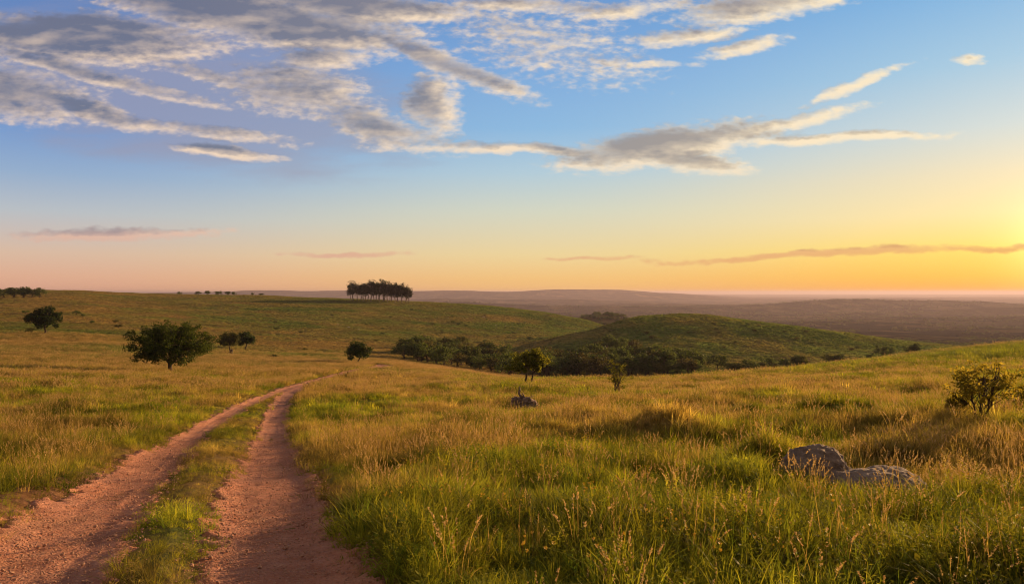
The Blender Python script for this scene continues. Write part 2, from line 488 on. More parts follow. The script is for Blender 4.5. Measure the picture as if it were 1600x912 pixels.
def height(x, y, rd=None):
    x = np.asarray(x, float); y = np.asarray(y, float)
    shp = x.shape
    x = x.ravel(); y = y.ravel()
    r = np.hypot(x, y)
    z = base_height(x, y)
    if rd is None:
        rd = rut_dist(x, y)
    off = sstep(0.0, 2.0, rd)
    z = z + off * sstep(2.0, 8.0, r) * (1 - sstep(500, 900, r)) * (1 - 0.75 * sstep(45, 85, r)) * (0.16 * fbm(x / 1.1, y / 1.1, 5, 3) + 0.70 * fbm(x / 4.0, y / 4.0, 6, 3) * sstep(6, 15, r) + 0.9 * fbm(x / 11, y / 9, 7, 2) * sstep(12, 30, r))
    z = z + off * sstep(25, 120, r) * (1 - sstep(700, 1500, r)) * 0.9 * (fbm(x / 28, y / 28, 8, 4) - 0.35 * sstep(40, 80, r))
    z = z + sstep(90, 180, r) * (1 - sstep(500, 800, r)) * 0.75 * fbm(x / 8.0, y / 11.0, 15, 3)
    z = z + sstep(150, 350, r) * (1 - sstep(800, 2500, r)) * 1.3 * fbm(x / 90, y / 90, 9, 3)
    z = z + sstep(900, 2500, r) * (1 - sstep(9000, 16000, r)) * (60 * fbm(x / 1100, y / 1100, 10, 4) + 130 * np.maximum(0, fbm(x / 3000, y / 620, 12, 3) - 0.03) * sstep(1800, 3200, r))
    for (gx, gy, gr, gh) in MOUNDS:
        z = z + gh * 0.8 * (1 + 0.9 * fbm(x / 0.5, y / 0.5, 14, 2)) * np.exp(-((x - gx) ** 2 + (y - gy) ** 2) / (2 * gr * gr))
    z = z - 0.07 * (1 - sstep(-0.25, 0.25, rd)) + 0.05 * np.exp(-((rd - 0.35) / 0.3) ** 2)
    return z.reshape(shp)


def h1(x, y):
    return float(height(np.array([x]), np.array([y]))[0])


def seen(px, py, dmin=3.0):
    """ground point (x, y, z) seen at a photo pixel, on the finished ground"""
    p = cast(px, py, dmin, 4000.0, fn=height)
    if p is None:
        return None
    return np.array([p[0], p[1], h1(p[0], p[1])])


# ------------------------------------------------------------------ land cover (0..1): dry straw, bare soil, scrub
def dryness(x, y):
    r = np.hypot(x, y)
    d = np.maximum(y, 0.1); u = x / d
    rightside = sstep(-0.5, 1.5, x - (-1.0))
    rw = r + 9 * fbm(x / 4.5, y / 4.5, 36, 3) * sstep(5, 12, r)
    base_r = 0.06 + 0.36 * sstep(8, 27, rw) - 0.10 * sstep(70, 110, r)
    base_l = 0.44 + 0.14 * sstep(10, 40, r)
    b = base_l * (1 - rightside) + base_r * rightside
    far = sstep(110, 190, r)
    b = b * (1 - far) + far * (0.66 - 0.30 * sstep(-0.55, -0.22, u) * sstep(230, 430, r) - 0.30 * sstep(0.0, 0.08, u))
    n = 1.7 * fbm(x / 2.4, y / 2.0, 31, 3) * (1 - sstep(40, 120, r)) + 1.0 * fbm(x / 14, y / 22, 33, 3) * (1 - sstep(450, 800, r)) + 1.05 * sstep(60, 160, r) * fbm(x / 75, y / 45, 35, 4)
    # seed-grass swathes on the right
    for (gx, gy, s) in ((3.4, 16.5, 2.6), (5.0, 10.0, 1.3), (7.2, 10.0, 1.5), (-4.6, 12.0, 2.0)):
        b = b + 0.5 * np.exp(-((x - gx) ** 2 + (y - gy) ** 2) / (2 * s * s))
    return np.clip(b + n, 0, 1)


# ------------------------------------------------------------------ mesh helpers
def mesh_obj(name, verts, faces, mats=(), parent=None, smooth=True, mat_idx=None):
    me = bpy.data.meshes.new(name)
    if isinstance(verts, np.ndarray) and isinstance(faces, np.ndarray) and faces.ndim == 2:
        n = len(verts); m, kf = faces.shape
        me.vertices.add(n)
        me.vertices.foreach_set('co', verts.astype(np.float32).ravel())
        me.loops.add(m * kf)
        me.loops.foreach_set('vertex_index', faces.astype(np.int32).ravel())
        me.polygons.add(m)
        me.polygons.foreach_set('loop_start', np.arange(0, m * kf, kf, dtype=np.int32))
        me.polygons.foreach_set('loop_total', np.full(m, kf, dtype=np.int32))
        me.update(calc_edges=True)
    else:
        me.from_pydata([tuple(v) for v in verts], [], [tuple(f) for f in faces])
        me.update()
    for mt in mats:
        me.materials.append(mt)
    if mat_idx is not None:
        me.polygons.foreach_set('material_index', np.asarray(mat_idx, dtype=np.int32))
    if smooth:
        me.polygons.foreach_set('use_smooth', np.ones(len(me.polygons), dtype=bool))
    o = bpy.data.objects.new(name, me)
    col.objects.link(o)
    if parent is not None:
        o.parent = parent
    return o


def empty(name, loc, rz=0.0):
    o = bpy.data.objects.new(name, None)
    o.empty_display_size = 0.3
    o.location = loc
    o.rotation_euler = (0, 0, rz)
    col.objects.link(o)
    return o


def tag(o, label=None, cat=None, group=None, kind=None):
    if label: o['label'] = label
    if cat: o['category'] = cat
    if group: o['group'] = group
    if kind: o['kind'] = kind
    return o


def attr(me, name, vals, kind='FLOAT'):
    a = me.attributes.new(name, kind, 'POINT')
    if kind == 'FLOAT':
        a.data.foreach_set('value', np.asarray(vals, np.float32))
    elif kind == 'INT':
        a.data.foreach_set('value', np.asarray(vals, np.int32))
    else:
        a.data.foreach_set('vector', np.asarray(vals, np.float32).ravel())


# ------------------------------------------------------------------ materials
def new_mat(name):
    m = bpy.data.materials.new(name)
    m.use_nodes = True
    m.node_tree.nodes.clear()
    k = NT(m.node_tree)
    out = k.n('ShaderNodeOutputMaterial')
    return m, k, out


def pos(k):
    return k.n('ShaderNodeNewGeometry').outputs['Position']


def leafy(k, out, colour, trans=0.4, rough=0.55, spec=0.3):
    b = k.n('ShaderNodeBsdfPrincipled')
    k.put(b.inputs['Base Color'], colour)
    b.inputs['Roughness'].default_value = rough
    b.inputs['Specular IOR Level'].default_value = spec
    tr = k.n('ShaderNodeBsdfTranslucent')
    k.put(tr.inputs[0], k.mix(0.5, colour, k.vmath('MULTIPLY', colour, (1.5, 1.35, 0.6))))
    ms = k.n('ShaderNodeMixShader')
    ms.inputs[0].default_value = trans
    k.t.links.new(b.outputs[0], ms.inputs[1])
    k.t.links.new(tr.outputs[0], ms.inputs[2])
    k.t.links.new(ms.outputs[0], out.inputs[0])


def mat_ground():
    m, k, out = new_mat('ground_cover')
    p = pos(k)
    at = lambda n: k.n('ShaderNodeAttribute', attribute_name=n).outputs['Fac']
    dry = at('dry'); soil = at('soil'); scrub = at('scrub')
    n1 = k.noise(p, 1.6, 6, 0.65)
    n2 = k.noise(p, 0.16, 6, 0.62)
    n3 = k.noise(p, 0.02, 6, 0.6)
    nn = k.math('ADD', k.math('MULTIPLY', n1, 0.35), k.math('ADD', k.math('MULTIPLY', n2, 0.35), k.math('MULTIPLY', n3, 0.3)))
    d2 = k.math('ADD', dry, k.math('MULTIPLY', k.math('SUBTRACT', nn, 0.5), 1.5), clamp=True)
    green = k.mix(k.ss(n2, 0.35, 0.65), (0.095, 0.138, 0.032, 1), (0.135, 0.172, 0.042, 1))
    straw = k.mix(k.ss(n1, 0.3, 0.7), (0.24, 0.160, 0.055, 1), (0.35, 0.235, 0.085, 1))
    c = k.mix(d2, green, straw)
    c = k.mix(k.math('MULTIPLY', soil, 0.85), c, k.mix(k.ss(n1, 0.35, 0.65), (0.23, 0.095, 0.050, 1), (0.38, 0.180, 0.100, 1)))
    # scrubland of the plain: dark wooded clumps over dull grass
    s1 = k.noise(k.mapping(p, scale=(1, 0.6, 0.2)), 0.006, 9, 0.66)
    s2 = k.noise(k.mapping(p, scale=(1, 1, 0.2)), 0.0016, 5, 0.6)
    sf = k.ss(k.math('ADD', k.math('MULTIPLY', s1, 0.65), k.math('MULTIPLY', s2, 0.45)), 0.48, 0.58)
    sc = k.mix(sf, k.mix(k.ss(s2, 0.35, 0.65), (0.050, 0.046, 0.018, 1), (0.190, 0.130, 0.050, 1)), (0.012, 0.016, 0.007, 1))
    c = k.mix(scrub, c, sc)
    b = k.n('ShaderNodeBsdfDiffuse')
    k.put(b.inputs['Color'], c)
    b.inputs['Roughness'].default_value = 1.0
    bp = k.n('ShaderNodeBump')
    bp.inputs['Strength'].default_value = 0.7
    bp.inputs['Distance'].default_value = 0.25
    k.put(bp.inputs['Height'], k.math('ADD', n1, k.math('MULTIPLY', n2, 2.0)))
    k.t.links.new(bp.outputs[0], b.inputs['Normal'])
    k.t.links.new(b.outputs[0], out.inputs[0])
    return m


def mat_dirt():
    m, k, out = new_mat('red_dirt')
    p = pos(k)
    n0 = k.noise(p, 0.7, 5, 0.65)
    n1 = k.noise(p, 4.5, 6, 0.65)
    n2 = k.noise(p, 38.0, 5, 0.7)
    vo = k.n('ShaderNodeTexVoronoi')
    k.put(vo.inputs['Vector'], p)
    vo.inputs['Scale'].default_value = 46.0
    c = k.mix(k.ss(n1, 0.3, 0.7), (0.38, 0.148, 0.080, 1), (0.54, 0.245, 0.150, 1))
    c = k.mix(k.ss(n0, 0.42, 0.7), c, (0.38, 0.185, 0.125, 1))
    n3 = k.noise(k.mapping(p, scale=(1.6, 0.5, 1)), 1.3, 5, 0.6)
    c = k.mix(k.math('MULTIPLY', k.ss(n3, 0.48, 0.66), 0.7), c, (0.25, 0.108, 0.064, 1))
    c = k.mix(k.math('MULTIPLY', k.ss(n0, 0.5, 0.3), 0.6), c, (0.48, 0.25, 0.145, 1))
    c = k.mix(k.ss(n2, 0.52, 0.75), c, (0.56, 0.34, 0.22, 1))
    c = k.mix(k.math('MULTIPLY', k.ss(n2, 0.46, 0.3), 0.6), c, (0.16, 0.065, 0.04, 1))
    b = k.n('ShaderNodeBsdfPrincipled')
    k.put(b.inputs['Base Color'], c)
    b.inputs['Roughness'].default_value = 0.93
    b.inputs['Specular IOR Level'].default_value = 0.15
    bp = k.n('ShaderNodeBump')
    bp.inputs['Strength'].default_value = 0.8
    bp.inputs['Distance'].default_value = 0.03
    hh = k.math('ADD', k.math('MULTIPLY', n2, 0.9), k.math('MULTIPLY', vo.outputs['Distance'], -0.5))
    k.put(bp.inputs['Height'], k.math('ADD', hh, k.math('MULTIPLY', n1, 1.0)))
    k.t.links.new(bp.outputs[0], b.inputs['Normal'])
    k.t.links.new(b.outputs[0], out.inputs[0])
    return m


def mat_grass():
    m, k, out = new_mat('grass_blade')
    t = k.n('ShaderNodeAttribute', attribute_name='tint', attribute_type='INSTANCER').outputs['Vector']
    rnd = k.n('ShaderNodeObjectInfo').outputs['Random']
    n = k.noise(pos(k), 11.0, 2, 0.5)
    f = k.math('ADD', k.math('MULTIPLY', rnd, 0.5), k.math('MULTIPLY', n, 0.9))
    c = k.vmath('SCALE', t, k.math('ADD', f, 0.3))
    leafy(k, out, c, 0.5, 0.65, 0.12)
    return m


def mat_seed():
    m, k, out = new_mat('seed_head')
    rnd = k.n('ShaderNodeObjectInfo').outputs['Random']
    c = k.mix(rnd, (0.42, 0.27, 0.11, 1), (0.64, 0.45, 0.22, 1))
    leafy(k, out, c, 0.45, 0.7, 0.2)
    return m


def mat_leaf(name, a, b, trans=0.35, scale=1.3):
    m, k, out = new_mat(name)
    n = k.noise(pos(k), scale, 3, 0.6)
    isl = k.n('ShaderNodeNewGeometry').outputs['Random Per Island']
    own = k.n('ShaderNodeObjectInfo').outputs['Random']
    f = k.math('ADD', k.math('MULTIPLY', k.ss(n, 0.3, 0.7), 0.5), k.math('MULTIPLY', isl, 0.5))
    leafy(k, out, k.vmath('SCALE', k.mix(f, (*a, 1), (*b, 1)), k.math('MULTIPLY_ADD', own, 0.7, 0.7)), trans, 0.7, 0.08)
    return m


def mat_plain(name, a, b, scale=6.0, rough=0.9, bump=0.5, dist=0.03, stretch=(1, 1, 1)):
    m, k, out = new_mat(name)
    p = k.mapping(k.n('ShaderNodeTexCoord').outputs['Object'], scale=stretch)
    n1 = k.noise(p, scale, 6, 0.65)
    n2 = k.noise(p, scale * 6, 5, 0.65)
    c = k.mix(k.ss(n1, 0.3, 0.7), (*a, 1), (*b, 1))
    c = k.mix(k.math('MULTIPLY', k.ss(n2, 0.55, 0.75), 0.5), c, (*[min(1, v * 1.5) for v in b], 1))
    bs = k.n('ShaderNodeBsdfPrincipled')
    k.put(bs.inputs['Base Color'], c)
    bs.inputs['Roughness'].default_value = rough
    bs.inputs['Specular IOR Level'].default_value = 0.2
    bp = k.n('ShaderNodeBump')
    bp.inputs['Strength'].default_value = bump
    bp.inputs['Distance'].default_value = dist
    k.put(bp.inputs['Height'], k.math('ADD', n1, k.math('MULTIPLY', n2, 0.5)))
    k.t.links.new(bp.outputs[0], bs.inputs['Normal'])
    k.t.links.new(bs.outputs[0], out.inputs[0])
    return m


M_GROUND = mat_ground()
M_DIRT = mat_dirt()
M_BLADE = mat_grass()
M_SEED = mat_seed()
M_BARK = mat_plain('bark', (0.055, 0.038, 0.026), (0.11, 0.078, 0.055), 5, stretch=(1, 1, 0.25))
M_PALEBARK = mat_plain('pale_bark', (0.16, 0.12, 0.09), (0.28, 0.22, 0.17), 3, stretch=(1, 1, 0.25))
M_DEADWOOD = mat_plain('dead_wood', (0.14, 0.095, 0.075), (0.28, 0.20, 0.16), 9, stretch=(1, 1, 0.3))
M_ROCK = mat_plain('rock', (0.20, 0.145, 0.105), (0.37, 0.29, 0.23), 4.0, bump=1.0, dist=0.10, stretch=(0.8, 0.8, 2.4))
M_PALEROCK = mat_plain('pale_rock', (0.30, 0.25, 0.20), (0.45, 0.39, 0.32), 2.0)
M_PEBBLE = mat_plain('pebble', (0.34, 0.16, 0.10), (0.56, 0.34, 0.23), 3.0)
M_LEAF_BIG = mat_leaf('leaf_dark_green', (0.022, 0.040, 0.010), (0.050, 0.075, 0.016))
M_LEAF_TREE = mat_leaf('leaf_green', (0.022, 0.038, 0.008), (0.066, 0.082, 0.013), 0.4)
M_LEAF_YEL = mat_leaf('leaf_yellow_green', (0.100, 0.125, 0.017), (0.245, 0.225, 0.030), 0.55)
M_LEAF_BUSH = mat_leaf('leaf_bush', (0.040, 0.064, 0.018), (0.100, 0.122, 0.032), 0.35, 0.3)
M_LEAF_OLIVE = mat_leaf('leaf_olive', (0.050, 0.062, 0.018), (0.110, 0.108, 0.030), 0.35, 0.3)
M_LEAF_RUST = mat_leaf('leaf_brownish', (0.058, 0.058, 0.018), (0.115, 0.098, 0.030), 0.3, 0.3)
M_LEAF_GROVE = mat_leaf('leaf_grove', (0.016, 0.026, 0.010), (0.035, 0.045, 0.016), 0.25, 0.5)
M_LEAF_SHRUB = mat_leaf('leaf_shrub', (0.075, 0.092, 0.014), (0.180, 0.165, 0.026), 0.55, 2.0)
M_LEAF_WARM = mat_leaf('leaf_warm_olive', (0.165, 0.150, 0.020), (0.360, 0.280, 0.042), 0.62, 2.0)
M_FLOWER, _k, _o = new_mat('yellow_petal')
leafy(_k, _o, (0.55, 0.36, 0.03, 1), 0.3)

# ------------------------------------------------------------------ ground sheet: polar grid out to the horizon
def build_ground():
    fine = np.linspace(-1.0, 1.0, 940)
    coarse = np.linspace(1.0, 2 * PI - 1.0, 150)[1:-1]
    th = np.concatenate([fine, coarse])
    r = [0.25]
    while r[-1] < 42000:
        q = 1.018 if r[-1] < 60 else (1.0135 if r[-1] < 900 else 1.02)
        r.append(r[-1] * q)
    r = np.array(r)
    R, T = np.meshgrid(r, th, indexing='ij')
    X = (R * np.sin(T)).ravel(); Y = (R * np.cos(T)).ravel()
    rd = rut_dist(X, Y)
    Z = height(X, Y, rd)
    nr, nt = R.shape
    V = np.stack([X, Y, Z], 1)
    V = np.vstack([V, [[0, 0, float(height(np.array([0.0]), np.array([0.0]))[0])]]])
    i = np.arange(nr - 1)[:, None]; j = np.arange(nt)[None, :]
    j2 = (j + 1) % nt
    F = np.stack([i * nt + j, i * nt + j2, (i + 1) * nt + j2, (i + 1) * nt + j], -1).reshape(-1, 4)
    c = np.full(nt, len(V) - 1)
    jj = np.arange(nt)
    F = np.vstack([F[:, ::-1][:, ::-1], np.stack([c, (jj + 1) % nt, jj, c], 1)[:, [0, 2, 1, 1]]])
    # centre fan as degenerate-free tris is not possible in one quad array: drop it and close with a tiny ngon
    F = F[:-nt]
    V = V[:-1]
    o = mesh_obj('ground', V, F[:, ::-1], [M_GROUND])
    dry = dryness(X, Y)
    rr = np.hypot(X, Y)
    soil = (1 - sstep(0.0, 0.40, rd + 0.5 * fbm(X / 0.6, Y / 0.6, 51, 3))) * (1 - 0.6 * track_span(X, Y))
    # reddish bare verge beside the left rut, close to the camera
    soil = np.maximum(soil, 0.95 * np.exp(-(((X + 5.2) / 2.0) ** 2 + ((Y - 7.4) / 3.0) ** 2)) * sstep(-0.40, -0.08, fbm(X / 0.9, Y / 0.9, 52, 3)))
    soil = np.maximum(soil, sstep(0.20, 0.26, fbm(X / 26, Y / 26, 53, 4)) * sstep(120, 200, rr) * (1 - sstep(900, 1300, rr)) * 0.5)
    scrub = sstep(620, 1100, rr + 160 * fbm(X / 200, Y / 200, 54, 3))
    attr(o.data, 'dry', dry); attr(o.data, 'soil', np.clip(soil, 0, 1)); attr(o.data, 'scrub', scrub)
    tag(o, 'rolling grassy land running from the track to the hazy horizon', 'ground', kind='structure')
    return o


build_ground()

# ------------------------------------------------------------------ track: two ruts of red dirt
def rut_strip(P, W, verts, faces, seed):
    steps = []
    S, Wd, q = resample(P, W, 0.03)
    k = 0
    while k < len(q):
        steps.append(k)
        d = max(0.0, S[k, 1])
        k += 1 if d < 13 else (3 if d < 30 else 12)
    S = S[steps]; Wd = Wd[steps]
    T = np.gradient(S, axis=0)
    T /= np.linalg.norm(T, axis=1)[:, None] + 1e-9
    Nn = np.stack([T[:, 1], -T[:, 0]], 1)
    m = 45
    a = np.linspace(-1.28, 1.28, m)
    X = S[:, 0][:, None] + Nn[:, 0][:, None] * a[None] * Wd[:, None]
    Y = S[:, 1][:, None] + Nn[:, 1][:, None] * a[None] * Wd[:, None]
    Z = height(X, Y)
    edge = np.abs(a)[None] + 0.5 * fbm(X / 0.8, Y / 0.8, seed, 4) + 0.5 * fbm(X / 0.10, Y / 0.10, seed + 3, 3)
    lift = 0.036 - 0.13 * sstep(0.80, 1.30, edge)
    rough = 0.026 * fbm(X / 0.35, Y / 0.35, seed + 5, 4) + 0.024 * fbm(X / 0.07, Y / 0.07, seed + 6, 3) + 0.035 * fbm(X / 1.4, Y / 1.4, seed + 7, 2)
    run = np.concatenate([[0], np.cumsum(np.linalg.norm(np.diff(S, axis=0), axis=1))])[:, None] + 0 * X
    rough = rough * (0.55 + 0.6 * np.abs(a)[None]) + 0.030 * fbm(a[None] * 3.2 + 0 * X, run / 3.5, seed + 8, 3) + 0.007 * np.sin(run / 0.11 * PI + 5 * np.abs(a)[None]) * sstep(0.0, 0.2, fbm(X / 1.2, Y / 1.2, seed + 9, 2)) * (np.abs(a)[None] < 0.5)
    cross = -0.022 * (1 - a[None] ** 2)
    Z = Z + lift + rough + cross
    base = len(verts) and sum(len(v) for v in verts)
    n = len(S)
    verts.append(np.stack([X.ravel(), Y.ravel(), Z.ravel()], 1))
    i = np.arange(n - 1)[:, None]; j = np.arange(m - 1)[None]
    f = np.stack([i * m + j, i * m + j + 1, (i + 1) * m + j + 1, (i + 1) * m + j], -1).reshape(-1, 4) + base
    faces.append(f)


tv, tf = [], []
rut_strip(PR, WR, tv, tf, 61)
rut_strip(PL, WL, tv, tf, 81)
track = mesh_obj('dirt_track', np.vstack(tv), np.vstack(tf), [M_DIRT])
tag(track, 'two wheel ruts of reddish dirt winding away through the grass', 'track', kind='structure')

# ------------------------------------------------------------------ scatter of tufts, pebbles and flowers
def proto(name, verts, faces, mats, idx):
    o = mesh_obj(name, verts, faces, mats, smooth=False, mat_idx=idx)
    col.objects.unlink(o)
    return o


def blades(specs, seg=4):
    """specs rows: bx, by, h, phi, lean, width, twist -> ribbon blades"""
    V = []; F = []
    for (bx, by, h, phi, lean, w, tw) in specs:
        b = len(V)
        dx, dy = math.cos(phi), math.sin(phi)
        sx, sy = math.cos(tw), math.sin(tw)
        for s in range(seg + 1):
            t = s / seg
            o = lean * h * t ** 1.9
            zz = h * (t - 0.32 * min(lean, 1.2) * t * t)
            ww = w * 0.5 * (1 - t ** 2.2) * (0.75 + 0.5 * min(t * 2, 1)) + 0.0006
            cx, cy = bx + dx * o, by + dy * o
            V.append((cx - sx * ww, cy - sy * ww, zz)); V.append((cx + sx * ww, cy + sy * ww, zz))
        for s in range(seg):
            F.append((b + 2 * s, b + 2 * s + 1, b + 2 * s + 3, b + 2 * s + 2))
    return V, F


def tuft(n, rad, h0, h1_, lean, w, seed, seg=4):
    r = random.Random(seed)
    sp = []
    for _ in range(n):
        a = r.uniform(0, 2 * PI); q = rad * math.sqrt(r.random())
        sp.append((q * math.cos(a), q * math.sin(a), r.uniform(h0, h1_), a + r.gauss(0, 0.9), abs(r.gauss(lean, lean * 0.6)), w * r.uniform(0.7, 1.3), r.uniform(0, PI)))
    return blades(sp, seg)


def seedhead(V, F, tip, d, length, width, n, r):
    for _ in range(n):
        t = r.random()
        c = [tip[i] + d[i] * length * (t - 1) for i in range(3)]
        a = r.uniform(0, 2 * PI)
        rad = width * (0.4 + 0.6 * math.sin(PI * min(1, 0.15 + t * 0.85)))
        c2 = (c[0] + math.cos(a) * rad, c[1] + math.sin(a) * rad, c[2] + rad * 0.9)
        s = width * 0.42
        b = len(V)
        ax, ay = -math.sin(a) * s, math.cos(a) * s
        V += [tuple(c), (c[0] * .5 + c2[0] * .5 + ax, c[1] * .5 + c2[1] * .5 + ay, (c[2] + c2[2]) / 2), c2, (c[0] * .5 + c2[0] * .5 - ax, c[1] * .5 + c2[1] * .5 - ay, (c[2] + c2[2]) / 2)]
        F.append((b, b + 1, b + 2, b + 3))


def seed_tuft(n, rad, h0, h1_, lean, w, seed, hl, hw, nq, base=14):
    r = random.Random(seed)
    V, F = tuft(base, rad * 1.2, h0 * 0.3, h0 * 0.75, 0.5, w * 2.2, seed + 1)
    idx = [0] * len(F)
    sp = []
    for _ in range(n):
        a = r.uniform(0, 2 * PI); q = rad * math.sqrt(r.random())
        sp.append((q * math.cos(a), q * math.sin(a), r.uniform(h0, h1_), a + r.gauss(0, 0.8), abs(r.gauss(lean, lean * 0.6)), w, r.uniform(0, PI)))
    v2, f2 = blades(sp, 4)
    o = len(V)
    V += v2; F += [tuple(i + o for i in f) for f in f2]; idx += [0] * len(f2)
    for (bx, by, h, phi, ln, ww, tw) in sp:
        tp = lambda t: (bx + math.cos(phi) * ln * h * t ** 1.9, by + math.sin(phi) * ln * h * t ** 1.9, h * (t - 0.32 * min(ln, 1.2) * t * t))
        e, g = tp(1.0), tp(0.85)
        d = Vector(e) - Vector(g); d.normalize()
        f0 = len(F)
        seedhead(V, F, e, d, hl * r.uniform(.7, 1.2), hw, nq, r)
        idx += [1] * (len(F) - f0)
    return V, F, idx


def weed(n, rad, h, s, seed):
    r = random.Random(seed)
    V, F = [], []
    for _ in range(n):
        a = r.uniform(0, 2 * PI); q = rad * math.sqrt(r.random()); z = h * r.uniform(0.25, 1.0)
        c = Vector((q * math.cos(a), q * math.sin(a), z))
        ax = Vector((math.cos(a + r.gauss(0, .5)), math.sin(a + r.gauss(0, .5)), r.uniform(-0.3, 0.7))).normalized()
        sd = ax.cross(Vector((r.uniform(-.3, .3), r.uniform(-.3, .3), 1))).normalized()
        L = s * r.uniform(0.7, 1.4)
        b = len(V)
        V += [tuple(c), tuple(c + ax * L * .5 + sd * L * .24), tuple(c + ax * L), tuple(c + ax * L * .5 - sd * L * .24)]
        F.append((b, b + 1, b + 2, b + 3))
    return V, F


pc = bpy.data.collections.new('tufts')
def add_proto(i, kind, V, F, mats, idx=None):
    o = proto(f'tuft_{i:02d}_{kind}', V, F, mats, idx if idx is not None else [0] * len(F))
    pc.objects.link(o)


BS = [M_BLADE, M_SEED]
add_proto(0, 'lush', *tuft(28, 0.09, 0.10, 0.32, 0.55, 0.0065, 1), BS)
add_proto(1, 'lush', *tuft(20, 0.07, 0.16, 0.42, 0.6, 0.0075, 2), BS)
add_proto(2, 'short', *tuft(30, 0.10, 0.06, 0.17, 0.6, 0.007, 3), BS)
add_proto(3, 'fine', *tuft(30, 0.10, 0.12, 0.38, 0.65, 0.0042, 4), BS)
V_, F_, I_ = seed_tuft(6, 0.10, 0.38, 0.62, 0.22, 0.0034, 5, 0.09, 0.011, 16)
add_proto(4, 'seed', V_, F_, BS, I_)
V_, F_, I_ = seed_tuft(7, 0.12, 0.34, 0.58, 0.35, 0.0032, 6, 0.13, 0.018, 18)
add_proto(5, 'seed', V_, F_, BS, I_)
add_proto(6, 'weed', *weed(46, 0.11, 0.20, 0.055, 7), BS)
add_proto(7, 'clump', *tuft(40, 0.24, 0.10, 0.36, 0.6, 0.013, 8, 3), BS)
V_, F_, I_ = seed_tuft(14, 0.26, 0.26, 0.48, 0.3, 0.007, 9, 0.11, 0.022, 9, 26)
add_proto(8, 'dryclump', V_, F_, BS, I_)
add_proto(9, 'tussock', *tuft(30, 0.55, 0.25, 0.75, 0.6, 0.09, 10, 3), BS)
add_proto(10, 'tussock', *weed(60, 0.6, 0.55, 0.30, 11), BS)
r_ = random.Random(4)
V_, F_ = tuft(8, 0.05, 0.12, 0.3, 0.3, 0.005, 12)
I_ = [0] * len(F_)
for _ in range(7):
    f0 = len(F_)
    seedhead(V_, F_, (r_.gauss(0, .07), r_.gauss(0, .07), r_.uniform(.26, .38)), Vector((0, 0, 1)), 0.015, 0.013, 8, r_)
    I_ += [1] * (len(F_) - f0)
add_proto(11, 'flower', V_, F_, [M_BLADE, M_FLOWER], I_)


def forb(seed, h=.42):
    r = random.Random(seed)
    V, F = [], []
    for q in range(4):
        a = r.uniform(0, 2 * PI); hh = h * r.uniform(.6, 1.1)
        bx, by = r.gauss(0, .05), r.gauss(0, .05)
        ln = r.uniform(.1, .35)
        v, f = blades([(bx, by, hh, a, ln, .006, r.uniform(0, PI))], 4)
        o = len(V); V += v; F += [tuple(i + o for i in ff) for ff in f]
        for j in range(16):
            t = .15 + .85 * j / 15
            c = Vector((bx + math.cos(a) * ln * hh * t ** 1.9, by + math.sin(a) * ln * hh * t ** 1.9, hh * (t - .32 * ln * t * t)))
            b_ = j * 2.4 + r.uniform(-.3, .3)
            ax = Vector((math.cos(b_), math.sin(b_), r.uniform(.1, .9))).normalized()
            sd = ax.cross(Vector((0, 0, 1))).normalized()
            L = .075 * (1.15 - .6 * t) * r.uniform(.7, 1.2)
            k0 = len(V)
            V += [tuple(c), tuple(c + ax * L * .5 + sd * L * .2), tuple(c + ax * L - Vector((0, 0, L * .25))), tuple(c + ax * L * .5 - sd * L * .2)]
            F.append((k0, k0 + 1, k0 + 2, k0 + 3))
    return V, F


add_proto(12, 'forb', *forb(51), BS)


def stone_mesh(seed, sq=0.6, sub=1):
    import bmesh
    bm = bmesh.new()
    bmesh.ops.create_icosphere(bm, subdivisions=sub, radius=1.0)
    r = random.Random(seed)
    off = [Vector((r.uniform(-1, 1), r.uniform(-1, 1), r.uniform(-1, 1))).normalized() for _ in range(7)]
    for v in bm.verts:
        q = v.co.copy()
        for o in off:
            dd = q.dot(o)
            if dd > 0.62: q -= o * (dd - 0.62) * 0.9
        v.co = (q.x, q.y * 0.85, q.z * sq)
    V = [tuple(v.co) for v in bm.verts]; F = [tuple(v.index for v in f.verts) for f in bm.faces]
    bm.free()
    return V, F


stc = bpy.data.collections.new('stones')
for i in range(3):
    V_, F_ = stone_mesh(20 + i)
    o = proto(f'stone_{i}', V_, F_, [M_PEBBLE], [0] * len(F_))
    stc.objects.link(o)


def scatter_tree(name, coll):
    g = bpy.data.node_groups.new(name, 'GeometryNodeTree')
    g.interface.new_socket('Geometry', in_out='INPUT', socket_type='NodeSocketGeometry')
    g.interface.new_socket('Geometry', in_out='OUTPUT', socket_type='NodeSocketGeometry')
    N = g.nodes.new
    gi = N('NodeGroupInput'); go = N('NodeGroupOutput')
    ci = N('GeometryNodeCollectionInfo')
    ci.inputs['Collection'].default_value = coll
    ci.inputs['Separate Children'].default_value = True
    ci.inputs['Reset Children'].default_value = True
    ip = N('GeometryNodeInstanceOnPoints')
    ip.inputs['Pick Instance'].default_value = True
    def named(nm, dt):
        a = N('GeometryNodeInputNamedAttribute'); a.data_type = dt
        a.inputs['Name'].default_value = nm
        return a.outputs['Attribute']
    er = N('FunctionNodeEulerToRotation')
    L = g.links.new
    mp = N('GeometryNodeMeshToPoints')
    L(gi.outputs[0], mp.inputs['Mesh'])
    L(mp.outputs[0], ip.inputs['Points'])
    L(ci.outputs[0], ip.inputs['Instance'])
    L(named('kind', 'INT'), ip.inputs['Instance Index'])
    L(named('rot', 'FLOAT_VECTOR'), er.inputs[0])
    L(er.outputs[0], ip.inputs['Rotation'])
    L(named('size', 'FLOAT_VECTOR'), ip.inputs['Scale'])
    L(ip.outputs[0], go.inputs[0])
    return g


G_TUFT = scatter_tree('scatter_tufts', pc)
G_STONE = scatter_tree('scatter_stones', stc)


